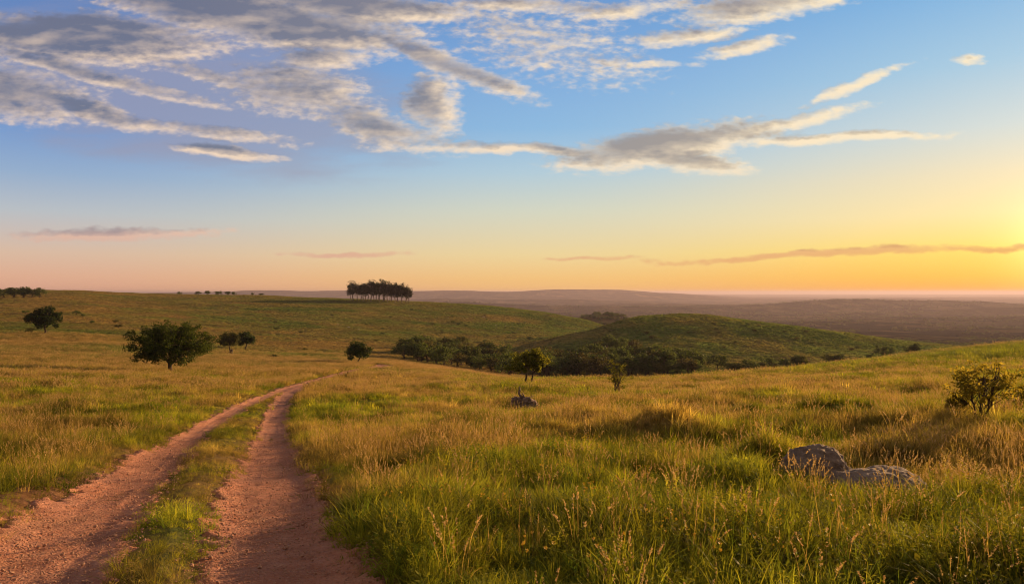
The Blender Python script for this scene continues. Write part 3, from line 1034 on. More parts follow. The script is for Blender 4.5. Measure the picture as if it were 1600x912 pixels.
def scatter(name, label, cat, xyz, kind, rot, size, tint, tree, mat):
    me = bpy.data.meshes.new(name)
    me.vertices.add(len(xyz))
    me.vertices.foreach_set('co', np.asarray(xyz, np.float32).ravel())
    attr(me, 'kind', kind, 'INT'); attr(me, 'rot', rot, 'FLOAT_VECTOR'); attr(me, 'size', size, 'FLOAT_VECTOR'); attr(me, 'tint', tint, 'FLOAT_VECTOR')
    me.materials.append(mat)
    o = bpy.data.objects.new(name, me)
    col.objects.link(o)
    md = o.modifiers.new('scatter', 'NODES')
    md.node_group = tree
    tag(o, label, cat, kind='stuff')
    return o


def ring(r0, r1, density, th=None):
    th = th or (1.25 if r1 <= 45 else 0.98)       # well past the photo's edges, for other viewpoints
    n = int(density * (r1 * r1 - r0 * r0) * th)
    r = np.sqrt(RNG.random(n) * (r1 * r1 - r0 * r0) + r0 * r0)
    t = RNG.uniform(-th, th, n)
    return r * np.sin(t), r * np.cos(t)


GREEN_A = np.array([0.092, 0.138, 0.013]); GREEN_B = np.array([0.33, 0.305, 0.024])
OLIVE = np.array([0.170, 0.145, 0.030]); STRAW = np.array([0.42, 0.29, 0.080])


def tints(dry, x, y):
    n = len(x)
    a = RNG.random(n)[:, None]
    g = GREEN_A * (1 - a) + GREEN_B * a
    lum = np.maximum(0.35, 1 + 1.7 * fbm(x / 1.3, y / 1.3, 71, 3))[:, None] * np.exp(RNG.normal(0, 0.22, n))[:, None]
    s = OLIVE * (1 - RNG.random(n)[:, None]) + STRAW * 0.9 * RNG.random(n)[:, None]
    w = sstep(0.2, 0.8, dry + RNG.normal(0, 0.12, n))[:, None]
    return (g * (1 - w) + s * w) * lum


BOULDERS = []          # filled with footprints so no tuft grows through them
_b1 = seen(1272, 748); _b2 = seen(1372, 772)
_b3 = seen(817, 642)
BOULDERS = [(_b1[0], _b1[1], 0.50), (_b2[0], _b2[1], 0.62), (_b2[0] - .1, _b2[1] - .55, 0.4), (_b3[0], _b3[1], 0.75), (_b3[0] + .3, _b3[1] - .8, 0.6)]


def keep(x, y, rd, z=None, clear=0.0):
    k = rd > clear
    for (bx, by, br) in BOULDERS:
        k &= (np.hypot(x - bx, y - by) > br)
    return k


# near meadow
xs, ys, ks, sc, ti = [], [], [], [], []
for (r0, r1, den, grow) in ((1.6, 7, 300, 1.0), (7, 14, 210, 1.0), (14, 26, 110, 1.15), (26, 45, 34, 1.3)):
    x, y = ring(r0, r1, den)
    rd = rut_dist(x, y)
    span = track_span(x, y)
    edge = rd + 0.25 * fbm(x / 0.7, y / 0.7, 55, 3)
    bare = np.exp(-(((x + 5.2) / 2.0) ** 2 + ((y - 7.4) / 3.0) ** 2)) * sstep(-0.40, -0.08, fbm(x / 0.9, y / 0.9, 52, 3))
    k = keep(x, y, edge, clear=-0.10) & (RNG.random(len(x)) > 0.8 * bare)
    k &= RNG.random(len(x)) < np.where(span, 0.9, 1.0)
    x, y, rd, span = x[k], y[k], rd[k], span[k]
    d = dryness(x, y)
    n = len(x)
    u = RNG.random(n)
    kd = np.where(d < 0.35, np.where(u < .38, 0, np.where(u < .58, 1, np.where(u < .80, 3, 6))), np.where(u < .2, 0, np.where(u < .34, 1, np.where(u < .86, 3, 2))))
    kd = np.where((RNG.random(n) < 0.07 * sstep(-0.1, 0.25, fbm(x / 1.8, y / 1.8, 74, 2)) * 2), 12, kd)
    left = x < -1.5
    kd = np.where(left & (u < 0.25), 2, kd)
    if r0 >= 26:
        kd = np.where(u < 0.55, 7, kd)
    short = span | (rd < 0.08)
    kd = np.where(short & (u < 0.45), 2, kd)
    kd = np.where(short & (u > 0.9), 6, kd)
    s = 0.62 * grow * RNG.uniform(0.6, 1.3, n) * np.clip(1 + 1.6 * fbm(x / 0.9, y / 0.9, 73, 3), 0.45, 1.3) * np.where(span, 0.68, 0.85 + 0.15 * sstep(0.0, 1.3, rd))
    s = s * np.where(left, 0.8, 1.0)
    xs.append(x); ys.append(y); ks.append(kd); sc.append(s); ti.append(tints(d, x, y))
x = np.concatenate(xs); y = np.concatenate(ys); kd = np.concatenate(ks); s = np.concatenate(sc); tt = np.vstack(ti)
n = len(x)
rot = np.stack([RNG.normal(0, 0.12, n), RNG.normal(0, 0.12, n), RNG.uniform(0, 2 * PI, n)], 1)
scatter('meadow_grass', 'thick green and straw coloured grass growing beside the dirt track', 'grass',
        np.stack([x, y, height(x, y) - 0.015], 1), kd, rot, np.stack([s, s, s * RNG.uniform(0.85, 1.2, n)], 1), tt, G_TUFT, M_BLADE)

# seed-bearing stalks
x, y = [], []
for (r0, r1, den) in ((3, 14, 58), (14, 45, 17)):
    a, b = ring(r0, r1, den)
    x.append(a); y.append(b)
x = np.concatenate(x); y = np.concatenate(y)
rd = rut_dist(x, y)
d = dryness(x, y)
patch = sstep(-0.12, 0.25, fbm(x / 2.4, y / 2.4, 77, 3))
k = keep(x, y, rd, clear=0.25) & ~track_span(x, y) & (RNG.random(len(x)) < np.clip(d * 1.1, 0.10, 1) * (0.25 + 0.75 * patch))
x, y, d = x[k], y[k], d[k]
n = len(x)
s = RNG.uniform(0.48, 0.9, n) * np.where(x < -1.5, 0.85, 1.0) * np.where(np.hypot(x, y) > 14, 1.15, 1)
rot = np.stack([RNG.normal(0, 0.1, n), RNG.normal(0, 0.1, n), RNG.uniform(0, 2 * PI, n)], 1)
tt = STRAW * RNG.uniform(0.55, 1.15, n)[:, None]
scatter('seed_grass', 'golden grass stalks with ripe seed heads standing above the meadow', 'grass',
        np.stack([x, y, height(x, y) - 0.01], 1), np.where(RNG.random(n) < .55, 4, 5), rot, np.stack([s, s, s], 1), tt, G_TUFT, M_BLADE)

# yellow flowers
x, y = ring(4, 14, 1.6)
rd = rut_dist(x, y)
k = keep(x, y, rd, clear=0.15) & (dryness(x, y) < 0.4) & (x > -2)
x, y = x[k], y[k]; n = len(x)
rot = np.stack([np.zeros(n), np.zeros(n), RNG.uniform(0, 2 * PI, n)], 1)
s = RNG.uniform(0.7, 1.2, n)
scatter('yellow_wildflowers', 'small yellow wildflowers dotted through the green grass', 'wildflowers',
        np.stack([x, y, height(x, y)], 1), np.full(n, 11), rot, np.stack([s, s, s], 1), np.tile(GREEN_B, (n, 1)), G_TUFT, M_FLOWER)

# grass of the middle distance
fars = []
xs, ys = [], []
for (r0, r1, den) in ((45, 80, 10), (80, 250, 4.0), (130, 300, 1.3), (300, 720, 0.55)):
    a, b = ring(r0, r1, den)
    q = np.hypot(a, b)
    f = np.clip((250 - q) / 110, 0, 1) if r0 == 80 else (np.clip((q - 130) / 110, 0, 1) if r0 == 130 else np.ones(len(q)))
    f = RNG.random(len(q)) < f
    a, b = a[f], b[f]
    fars.append(np.full(len(a), r0 >= 130))
    xs.append(a); ys.append(b)
x = np.concatenate(xs); y = np.concatenate(ys)
rd = rut_dist(x, y)
k = rd > 0.35
far_ = np.concatenate(fars)[k]
x, y = x[k], y[k]
r = np.hypot(x, y)
d = dryness(x, y)
n = len(x); u = RNG.random(n)
kd = np.where(~far_, np.where(u < d * 0.4, 8, 7), np.where(u < 0.93, 9, 10))
s = RNG.uniform(0.65, 1.35, n) * np.where(r < 80, 1.25, np.where(~far_, 1.7, np.where(r < 300, 0.7, 1.05))) * (1 + 0.7 * fbm(x / 6, y / 6, 79, 3))
rot = np.stack([RNG.normal(0, 0.08, n), RNG.normal(0, 0.08, n), RNG.uniform(0, 2 * PI, n)], 1)
w_ = np.clip(d + RNG.normal(0, 0.10, n), 0, 1)[:, None]
calm = (np.array([0.118, 0.168, 0.042]) * (1 - w_) + np.array([0.27, 0.192, 0.075]) * w_) * np.exp(RNG.normal(0, 0.13, n))[:, None] * (1 + 0.5 * fbm(x / 9, y / 16, 78, 3))[:, None]
fw = sstep(60, 170, r)[:, None]
far_tint = tints(d, x, y) * (1 - fw) + calm * fw
scatter('hillside_grass', 'tussocky grass covering the middle slopes and the far hillsides', 'grass',
        np.stack([x, y, height(x, y) - 0.03], 1), kd, rot, np.stack([s, s, s * np.where(far_, 0.6, 0.9)], 1), far_tint, G_TUFT, M_BLADE)

# gravel on the ruts
xs, ys = [], []
for (S, W) in ((SR, SWR), (SL, SWL)):
    m = 14000
    j = RNG.integers(0, len(S), m)
    j = np.where(RNG.random(m) < .9, np.minimum(j % 45, len(S) - 1), j)
    a = RNG.uniform(-1.15, 1.15, m) * W[j]
    xs.append(S[j, 0] + a * 0.95 + RNG.normal(0, .1, m)); ys.append(S[j, 1] + RNG.uniform(-.3, .3, m))
x = np.concatenate(xs); y = np.concatenate(ys)
k = rut_dist(x, y) < 0.12
x, y = x[k], y[k]; n = len(x)
s = np.clip(np.exp(RNG.normal(math.log(0.0055), 0.5, n)), 0.003, 0.026)
rot = RNG.uniform(0, 2 * PI, (n, 3)) * [0.1, 0.1, 1]
scatter('track_gravel', 'small loose reddish stones lying on the dirt ruts', 'gravel',
        np.stack([x, y, height(x, y) + 0.034 + s * 0.25], 1), RNG.integers(0, 3, n), rot, np.stack([s, s, s], 1), np.ones((n, 3)), G_STONE, M_PEBBLE)

# ------------------------------------------------------------------ trees
def tube(V, F, pts, rad, sides=7):
    pts = [Vector(p) for p in pts]
    b = len(V)
    for i, p in enumerate(pts):
        d = (pts[min(i + 1, len(pts) - 1)] - pts[max(i - 1, 0)]).normalized()
        a = d.cross(Vector((0.31, 0.95, 0.05))).normalized()
        c = d.cross(a)
        for s in range(sides):
            t = 2 * PI * s / sides
            V.append(tuple(p + (a * math.cos(t) + c * math.sin(t)) * rad[i]))
    for i in range(len(pts) - 1):
        for s in range(sides):
            F.append((b + i * sides + s, b + i * sides + (s + 1) % sides, b + (i + 1) * sides + (s + 1) % sides, b + (i + 1) * sides + s))
    F.append(tuple(b + (len(pts) - 1) * sides + s for s in range(sides)))


def leaves(centres, radii, per, size, seed, up=0.35, flat=0.75):
    g = np.random.default_rng(seed)
    C = np.repeat(np.asarray(centres, float), per, axis=0)
    R = np.repeat(np.asarray(radii, float), per)
    n = len(C)
    dv = g.normal(0, 1, (n, 3)); dv /= np.linalg.norm(dv, axis=1)[:, None]
    q = g.random(n) ** 0.45
    P = C + dv * (R * q)[:, None] * [1, 1, flat]
    nm = g.normal(0, 1, (n, 3)) + dv * 0.5 + [0, 0, up]
    nm /= np.linalg.norm(nm, axis=1)[:, None]
    a = np.cross(nm, g.normal(0, 1, (n, 3))); a /= np.linalg.norm(a, axis=1)[:, None] + 1e-9
    b = np.cross(nm, a)
    s = size * g.uniform(0.6, 1.35, n)[:, None]
    V = np.stack([P - a * s * .5, P + b * s * .27 + nm * s * .05, P + a * s * .5, P - b * s * .27 + nm * s * .05], 1).reshape(-1, 3)
    F = np.arange(n * 4).reshape(n, 4)
    return V, F


def crown_points(n, centre, rad, seed, shell=0.5, bottom=-0.75, lump=0.22):
    """cluster centres in an uneven ellipsoid"""
    g = random.Random(seed)
    lobes = [(Vector((g.gauss(0, 1), g.gauss(0, 1), g.gauss(0, 1))).normalized(), g.uniform(-lump, lump)) for _ in range(9)]
    out = []
    while len(out) < n:
        d = Vector((g.gauss(0, 1), g.gauss(0, 1), g.gauss(0, 1))).normalized()
        if d.z < bottom: continue
        sc = 1 + sum(w * max(0, d.dot(l)) ** 4 for l, w in lobes)
        q = (shell + (1 - shell) * g.random()) * sc
        out.append((centre[0] + d.x * rad[0] * q, centre[1] + d.y * rad[1] * q, centre[2] + d.z * rad[2] * q))
    return out


def wood(trunks, tips, seed, r_branch, fork=(0.45, 1.0)):
    """trunks: list of (points, radii); every tip gets a bent branch from a trunk"""
    g = random.Random(seed)
    V, F = [], []
    for (p, r) in trunks:
        tube(V, F, p, r, 8)
    for t in tips:
        p, r = trunks[g.randrange(len(trunks))] if len(trunks) > 1 else trunks[0]
        best = min(trunks, key=lambda tr: (Vector(tr[0][-1]) - Vector(t)).length + g.uniform(0, .4))
        p, r = best
        q = g.uniform(*fork) * (len(p) - 1)
        i = min(int(q), len(p) - 2)
        a = Vector(p[i]).lerp(Vector(p[i + 1]), q - i)
        b = Vector(t)
        mid = a.lerp(b, 0.5) + Vector((g.gauss(0, .08), g.gauss(0, .08), g.uniform(-.02, .12))) * (b - a).length
        k = 5
        pts = [a.lerp(mid, s / k).lerp(mid.lerp(b, s / k), s / k) for s in range(k + 1)]
        tube(V, F, pts, [r_branch * (1 - 0.8 * s / k) for s in range(k + 1)], 5)
    return V, F


def bent(a, b, n, wob, seed):
    g = random.Random(seed)
    a, b = Vector(a), Vector(b)
    out = []
    for i in range(n + 1):
        t = i / n
        p = a.lerp(b, t)
        if 0 < i < n: p += Vector((g.gauss(0, wob), g.gauss(0, wob), 0))
        out.append(tuple(p))
    return out


def make_tree(name, label, cat, loc, trunks, tips, leafargs, mat_leaf_, mat_bark_, seed, r_branch, group=None, fork=(0.45, 1.0)):
    root = empty(name, loc)
    tag(root, label, cat, group)
    V, F = wood(trunks, tips[::2] if len(tips) > 60 else tips, seed, r_branch, fork)
    mesh_obj('trunk', V, F, [mat_bark_], root)
    cr, per, size = leafargs
    LV, LF = leaves(tips, [cr * random.Random(seed + i).uniform(.7, 1.25) for i in range(len(tips))], per, size, seed)
    mesh_obj('crown', LV, LF, [mat_leaf_], root, smooth=False)
    return root


def px_size(d, px):
    return px / FOC * d


# big spreading tree beside the slope on the left
b = seen(265, 582)
D = b[1]; W_ = px_size(D, 140); H_ = px_size(D, 87)
tips = crown_points(270, (-0.01 * W_, 0, H_ * 0.53), (W_ * .47, W_ * .45, H_ * .42), 8, 0.30, -0.85, 0.12)
tips = [t for t in tips if t[2] > H_ * (0.17 + 0.02 * abs(t[0]) / W_)]
make_tree('spreading_tree', 'large dark green spreading tree with a wide domed crown and short trunk', 'tree', (b[0], b[1], b[2] - .08),
          [(bent((0, 0, -.4), (0.15, 0, H_ * .34), 5, .05, 1), [.30, .25, .22, .21, .20, .17]),
           (bent((0.05, 0, H_ * .16), (W_ * .17, .3, H_ * .48), 5, .1, 2), [.19, .17, .15, .13, .11, .08]),
           (bent((0.05, 0, H_ * .18), (-W_ * .17, -.3, H_ * .5), 5, .1, 4), [.18, .16, .14, .12, .1, .08]),
           (bent((0.1, 0, H_ * .3), (0.1, .2, H_ * .8), 5, .15, 5), [.17, .15, .13, .1, .08, .05])],
          tips, (H_ * .10, 85, 0.22), M_LEAF_TREE, M_BARK, 11, 0.06)


def lollipop(px, py, wpx, hpx, label, seed, mat_l, name='round_tree', trunk=0.28, n=60, per=60, leaf=0.3, twin=False, shell=.3, cr=.17, lump=.18, top=.98, group=None, bark=M_BARK, flat=1.0):
    b = seen(px, py)
    D = b[1]; W = px_size(D, wpx); H = px_size(D, hpx)
    rz = H * (top - trunk) / 2 * 0.86
    tips = crown_points(n, (0, 0, H * (top + trunk) / 2), (W * .42, W * .42, rz * flat), seed, shell, -0.8, lump)
    rt = 0.035 * H
    if twin:
        tr = [(bent((-.03 * H, 0, 0), (-.12 * H, .05, H * .6), 5, .02 * H, seed), [rt, rt * .85, rt * .75, rt * .6, rt * .5, rt * .3]),
              (bent((.06 * H, 0, 0), (.16 * H, 0, H * .62), 5, .02 * H, seed + 1), [rt * .8, rt * .7, rt * .6, rt * .5, rt * .4, rt * .25])]
    else:
        tr = [(bent((0, 0, 0), (.02 * H, 0, H * .72), 6, .02 * H, seed), [rt * 1.25, rt, rt * .9, rt * .75, rt * .6, rt * .45, rt * .3])]
    return make_tree(name, label, 'tree', (b[0], b[1], b[2] - .05 * H * .3), tr, tips, (H * cr, per, leaf), mat_l, bark, seed, rt * .28, group)


lollipop(70, 521, 58, 40, 'dark rounded tree alone high on the left slope, short trunk showing', 21, M_LEAF_BIG, trunk=.22, n=85, per=85, leaf=.5, flat=1.22)
lollipop(559, 568, 46, 37, 'small dark round tree standing where the track disappears', 22, M_LEAF_BIG, trunk=.16, n=80, per=70, leaf=.32, flat=1.15)
lollipop(358, 549, 38, 30, 'bushy tree left of a close pair on the middle slope', 23, M_LEAF_OLIVE, trunk=.2, n=65, per=75, leaf=.42, flat=1.15)
lollipop(384, 546, 32, 29, 'darker bushy tree right of a close pair on the middle slope', 24, M_LEAF_BIG, trunk=.18, n=65, per=75, leaf=.42, flat=1.15)
lollipop(826, 601, 80, 58, 'yellowish green small tree with two thin trunks on the meadow edge', 25, M_LEAF_YEL, name='small_tree', trunk=.25, n=100, per=60, leaf=.19, twin=True, shell=.4, cr=.105, lump=.5, top=1.02, flat=1.15)

# ------------------------------------------------------------------ saplings and shrubs near the camera
def shrub(name, px, py, wpx, hpx, label, seed, mat_l, stems, n, per, leaf, cr, shell=.3, trunk=.1, top=.95, single=False, bare=.0):
    b = seen(px, py)
    D = b[1]; W = px_size(D, wpx); H = px_size(D, hpx)
    tips = crown_points(n, (0, 0, H * (top + trunk) / 2), (W * .43, W * .43, H * (top - trunk) * .43), seed, shell, -0.9, .35)
    g = random.Random(seed)
    tr = []
    rt = 0.02 * H
    if single:
        tr.append((bent((0, 0, -.05), (.02 * H, 0, H * .68), 6, .015 * H, seed), [rt * 1.5, rt * 1.2, rt * 1.1, rt, rt * .8, rt * .6, rt * .4]))
    for i in range(stems):
        a = 2 * PI * i / max(stems, 1) + g.uniform(-.4, .4)
        e = (math.cos(a) * W * g.uniform(.12, .36), math.sin(a) * W * g.uniform(.12, .36), H * g.uniform(.55, .92))
        tr.append((bent((math.cos(a) * .04, math.sin(a) * .04, -.04), e, 5, .02 * H, seed + i), [rt * .8, rt * .65, rt * .55, rt * .45, rt * .35, rt * .2]))
        tips.append(e)
    root = empty(name, (b[0], b[1], b[2]))
    tag(root, label, 'shrub')
    V, F = wood(tr, tips, seed, rt * .3, (.3, 1.0))
    mesh_obj('stem', V, F, [M_BARK], root)
    LV, LF = leaves(tips, [cr * H * g.uniform(.6, 1.3) for _ in tips], per, leaf, seed)
    mesh_obj('foliage', LV, LF, [mat_l], root, smooth=False)
    return root


shrub('sapling', 965, 617, 50, 55, 'small leafy sapling with several upright shoots in the golden meadow', 31, M_LEAF_SHRUB, 7, 30, 30, .075, .10, .2, .02, 1.0)
shrub('shrub', 1535, 664, 138, 110, 'tall open shrub with a thin dark trunk and leafy tiers on the right', 32, M_LEAF_WARM, 3, 92, 19, .066, .085, .45, .22, .98, True)
shrub('shrub', 1596, 655, 70, 66, 'lower shrub at the right border of the photo, crown partly cut off', 33, M_LEAF_WARM, 5, 44, 30, .075, .115, .35, .04, .98)
shrub('shrub', 1500, 652, 44, 42, 'low tangled shrub at the left foot of the tall open shrub', 34, M_LEAF_WARM, 5, 24, 26, .07, .15, .3, .02, .95)

# ------------------------------------------------------------------ heap of dead wood in the meadow
def lump_mesh(rx, ry, rz, seed, amp=.25, sub=5, freq=1.6, pinch=1.0):
    import bmesh
    from mathutils import noise as mn
    bm = bmesh.new()
    bmesh.ops.create_icosphere(bm, subdivisions=sub, radius=1.0)
    so = Vector((seed * 3.7, seed * 1.3, seed * .7))
    for v in bm.verts:
        q = v.co.normalized()
        s = 1 + amp * mn.fractal(q * freq + so, 1.0, 2.0, 5) + amp * .5 * mn.fractal(q * freq * 4 + so, 1.0, 2.0, 4)
        v.co = Vector((q.x * rx, q.y * ry, q.z * rz)) * s
    V = [tuple(v.co) for v in bm.verts]; F = [tuple(v.index for v in f.verts) for f in bm.faces]
    bm.free()
    return V, F


def dead_heap():
    b = seen(817, 642)
    D = b[1]; s = px_size(D, 8.6)               # ten photo pixels in metres
    root = empty('dead_wood_heap', (b[0], b[1], b[2] + .26))
    tag(root, 'heap of dead brown wood with one broken branch pointing up', 'dead wood')
    V, F = lump_mesh(s * 2.3, s * 1.6, s * 1.35, 3, .42)
    o = mesh_obj('heap', V, F, [M_DEADWOOD], root)
    g = random.Random(5)
    def stick(a, e, r, seed):
        V, F = [], []
        tube(V, F, bent(a, e, 6, .05, seed), [r, r * .9, r * .8, r * .7, r * .55, r * .4, r * .15], 6)
        mesh_obj('branch', V, F, [M_DEADWOOD], root)
    stick((-.1 * s, 0, s * .4), (-.65 * s, -.1 * s, s * 3.3), .07, 1)
    stick((-.2 * s, 0, s * 1.2), (.2 * s, 0, s * 2.1), .05, 2)
    stick((.3 * s, -.4 * s, s * .9), (2.7 * s, -.9 * s, s * .2), .06, 3)
    stick((-.4 * s, -.4 * s, s * .7), (-2.2 * s, -.6 * s, s * .9), .035, 4)
    stick((.1 * s, -.5 * s, s * 1.1), (1.5 * s, -1.2 * s, s * .9), .04, 6)
    stick((-.6 * s, -.6 * s, s * .8), (-1.6 * s, -1.2 * s, s * 1.6), .025, 7)
    for i in range(8):
        a = g.uniform(0, 2 * PI)
        stick((math.cos(a) * s * .6, math.sin(a) * s * .5, s * .9), (math.cos(a) * s * g.uniform(1.6, 2.4), math.sin(a) * s * 1.6, s * g.uniform(.1, 1.7)), .018, 10 + i)


dead_heap()

# ------------------------------------------------------------------ boulders
def boulder(b, rx, ry, rz, seed, label, sink):
    V, F = lump_mesh(rx, ry, rz, seed, .13, 6, 1.3)
    o = mesh_obj('boulder', V, F, [M_ROCK])
    o.location = (b[0], b[1], b[2] + sink)
    o.rotation_euler = (0, 0, .3)
    tag(o, label, 'boulder')
    return o


boulder(_b1, .45, .42, .48, 4, 'rounded grey brown boulder rising from the grass, higher of two', -.06)
boulder(_b2, .56, .42, .24, 8, 'low flat grey boulder half buried in front of the rounded one', .05)

# ------------------------------------------------------------------ stump on the middle slope
b = seen(361, 553)
V, F = [], []
tube(V, F, bent((0, 0, -.1), (.05, 0, 1.15), 5, .05, 3), [.45, .40, .36, .36, .34, .30], 9)
o = mesh_obj('tree_stump', V, F, [M_BARK])
o.location = b
tag(o, 'short dark stump below the pair of bushy trees', 'tree stump')

# ------------------------------------------------------------------ repeated far plants: meshes shared, objects individual
def bush_mesh(name, seed, mat, n=26, per=34, flat=.8):
    tips = crown_points(n, (0, 0, .48), (.42, .42, .40 * flat), seed, .5, -0.6, .35)
    V, F = leaves(tips, [.17 * random.Random(seed + i).uniform(.7, 1.3) for i in range(n)], per, .085, seed)
    # woody core stems so the middle is not empty
    W, G = wood([(bent((0, 0, -.08), (0, 0, .4), 3, .02, seed), [.03, .025, .02, .01])], tips[::3], seed, .012, (.0, .8))
    allV = list(map(tuple, V)) + W
    allF = [tuple(f) for f in F] + [tuple(i + len(V) for i in f) for f in G]
    me = bpy.data.meshes.new(name)
    me.from_pydata(allV, [], allF)
    me.materials.append(mat); me.materials.append(M_BARK)
    me.polygons.foreach_set('material_index', np.array([0] * len(F) + [1] * len(G), dtype=np.int32))
    me.update()
    return me


BUSH = [bush_mesh('bush_leaves', 100 + i, [M_LEAF_BUSH, M_LEAF_BUSH, M_LEAF_OLIVE, M_LEAF_BUSH, M_LEAF_RUST, M_LEAF_BUSH][i]) for i in range(6)]


def put_bush(name, loc, w, h, label, cat, group, which=None, g=random):
    o = bpy.data.objects.new(name, BUSH[which if which is not None else g.randrange(6)])
    o.location = loc
    o.scale = (w, w, h)
    o.rotation_euler = (0, 0, g.uniform(0, 6.28))
    col.objects.link(o)
    tag(o, label, cat, group)
    return o


gb = random.Random(77)
UP = [(628, 554), (660, 543), (700, 541), (760, 550), (800, 560), (850, 570), (890, 562), (940, 551), (1000, 551), (1060, 558), (1110, 577), (1160, 584), (1200, 578), (1300, 567), (1400, 556), (1450, 551)]
LO = [(628, 566), (660, 567), (700, 574), (760, 582), (800, 588), (850, 590), (890, 590), (940, 590), (1000, 590), (1060, 587), (1110, 584), (1160, 586), (1200, 579), (1300, 568), (1400, 557), (1450, 552)]
up = lambda p: np.interp(p, [a for a, _ in UP], [b for _, b in UP])
lo = lambda p: np.interp(p, [a for a, _ in LO], [b for _, b in LO])
cnt = 0
for i in range(1600):
    p = gb.uniform(632, 1440)
    a, c = up(p), lo(p)
    if gb.random() > (c - a + 5) / 30: continue
    q = gb.uniform(a, c)
    b = seen(p, q, 105.0)
    if b is None or b[1] > 480 or b[1] < 112: continue
    w = gb.uniform(4.2, 8.8) * (0.72 if p > 1150 else 1.0)
    put_bush('bush', (b[0], b[1], b[2] - .2), w, w * gb.uniform(.75, 1.15), 'dark bush in the dense thicket filling the valley floor', 'bush', 'bushes of the valley thicket', None, gb)
    cnt += 1
    if cnt >= 285: break
print('valley bushes', cnt)
# scattered shrubs on the slopes
spots = [(548, 487), (520, 503), (640, 500), (572, 508), (610, 496), (700, 505), (760, 500), (742, 522), (690, 520), (650, 528), (598, 522), (790, 512), (820, 505),
         (860, 500), (588, 533), (1120, 515), (1170, 508), (1075, 520), (1245, 530), (1300, 540), (1010, 522), (1330, 548), (1210, 525), (980, 530), (940, 540),
         (470, 520), (430, 505), (300, 500), (180, 505), (120, 492), (230, 488), (40, 490), (476, 547), (430, 560), (1338, 545), (1380, 548)]
spots += [(gb.uniform(560, 900), gb.uniform(484, 535)) for _ in range(26)] + [(gb.uniform(20, 520), gb.uniform(474, 530)) for _ in range(16)] + [(gb.uniform(930, 1300), gb.uniform(500, 545)) for _ in range(14)]
for (p, q) in spots:
    b = seen(p, q, 60)
    if b is None: continue
    w = gb.uniform(1.0, 3.6)
    put_bush('hill_shrub', (b[0], b[1], b[2] - .1), w, w * gb.uniform(.45, .7), 'small low shrub dotted on the grassy hillside', 'shrub', 'scattered hillside shrubs', None, gb)
# a dark bush at the head of the thicket
b = seen(634, 553, 60)
put_bush('bush', (b[0], b[1], b[2] - .1), 3.6, 4.6, 'upright dark bush standing apart at the left end of the thicket', 'bush', None, 0, gb)

# trees along the skyline
for i, (p, top, wpx) in enumerate([(6, 450, 26), (22, 448, 26), (36, 447.5, 28), (50, 450, 22), (62, 448.5, 16)]):
    b = seen(p, 465, 100)
    D = b[1]; h = px_size(D, 466 - top)
    put_bush('skyline_tree', (b[0], b[1], b[2] - h * .12), px_size(D, wpx) * 1.1, h * 1.25, ['dark tree clump where the skyline begins, first from the photo edge', 'second dark tree of the clump from the photo edge',
             'broadest dark tree in the middle of the skyline clump', 'lower dark tree just before the end of the skyline clump', 'narrow dark tree ending the skyline clump'][i], 'tree', 'tree clump on the far upper slope', [0, 1, 3, 0, 1][i], gb)
for i, (p, wpx, hpx) in enumerate([(281, 7, 5), (309, 9, 6), (324, 10, 7), (341, 11, 6.5), (356, 10, 6.5), (366, 7, 6), (395, 5, 4), (408, 9, 3.5)]):
    u = (p - 800) / FOC
    D = 655.0
    z = h1(u * D, D)
    put_bush('ridge_bush', (u * D, D, z - px_size(D, hpx) * .15), px_size(D, wpx) * 1.15, px_size(D, hpx) * 1.35, 'small dark bush in the row along the far ridge', 'bush', 'row of bushes on the far ridge', [0, 1, 3][i % 3], gb)

# the grove of tall trees on the hilltop
def grove_proto(seed):
    g = random.Random(seed)
    H = 1.0
    tips = crown_points(60, (0, 0, .61), (.19, .19, .35), seed, .35, -0.95, .4)
    tr = [(bent((0, 0, -.03), (g.gauss(0, .02), g.gauss(0, .02), .85), 7, .012, seed), [.022, .019, .017, .015, .013, .011, .008, .004])]
    WV, WF = wood(tr, tips, seed, .005, (.5, 1.0))
    tm = bpy.data.meshes.new('trunk'); tm.from_pydata(WV, [], WF); tm.materials.append(M_PALEBARK); tm.update()
    LV, LF = leaves(tips, [.085 * g.uniform(.7, 1.3) for _ in tips], 24, .045, seed, flat=.9)
    cm = bpy.data.meshes.new('crown'); cm.from_pydata([tuple(v) for v in LV], [], [tuple(f) for f in LF]); cm.materials.append(M_LEAF_GROVE); cm.update()
    return tm, cm


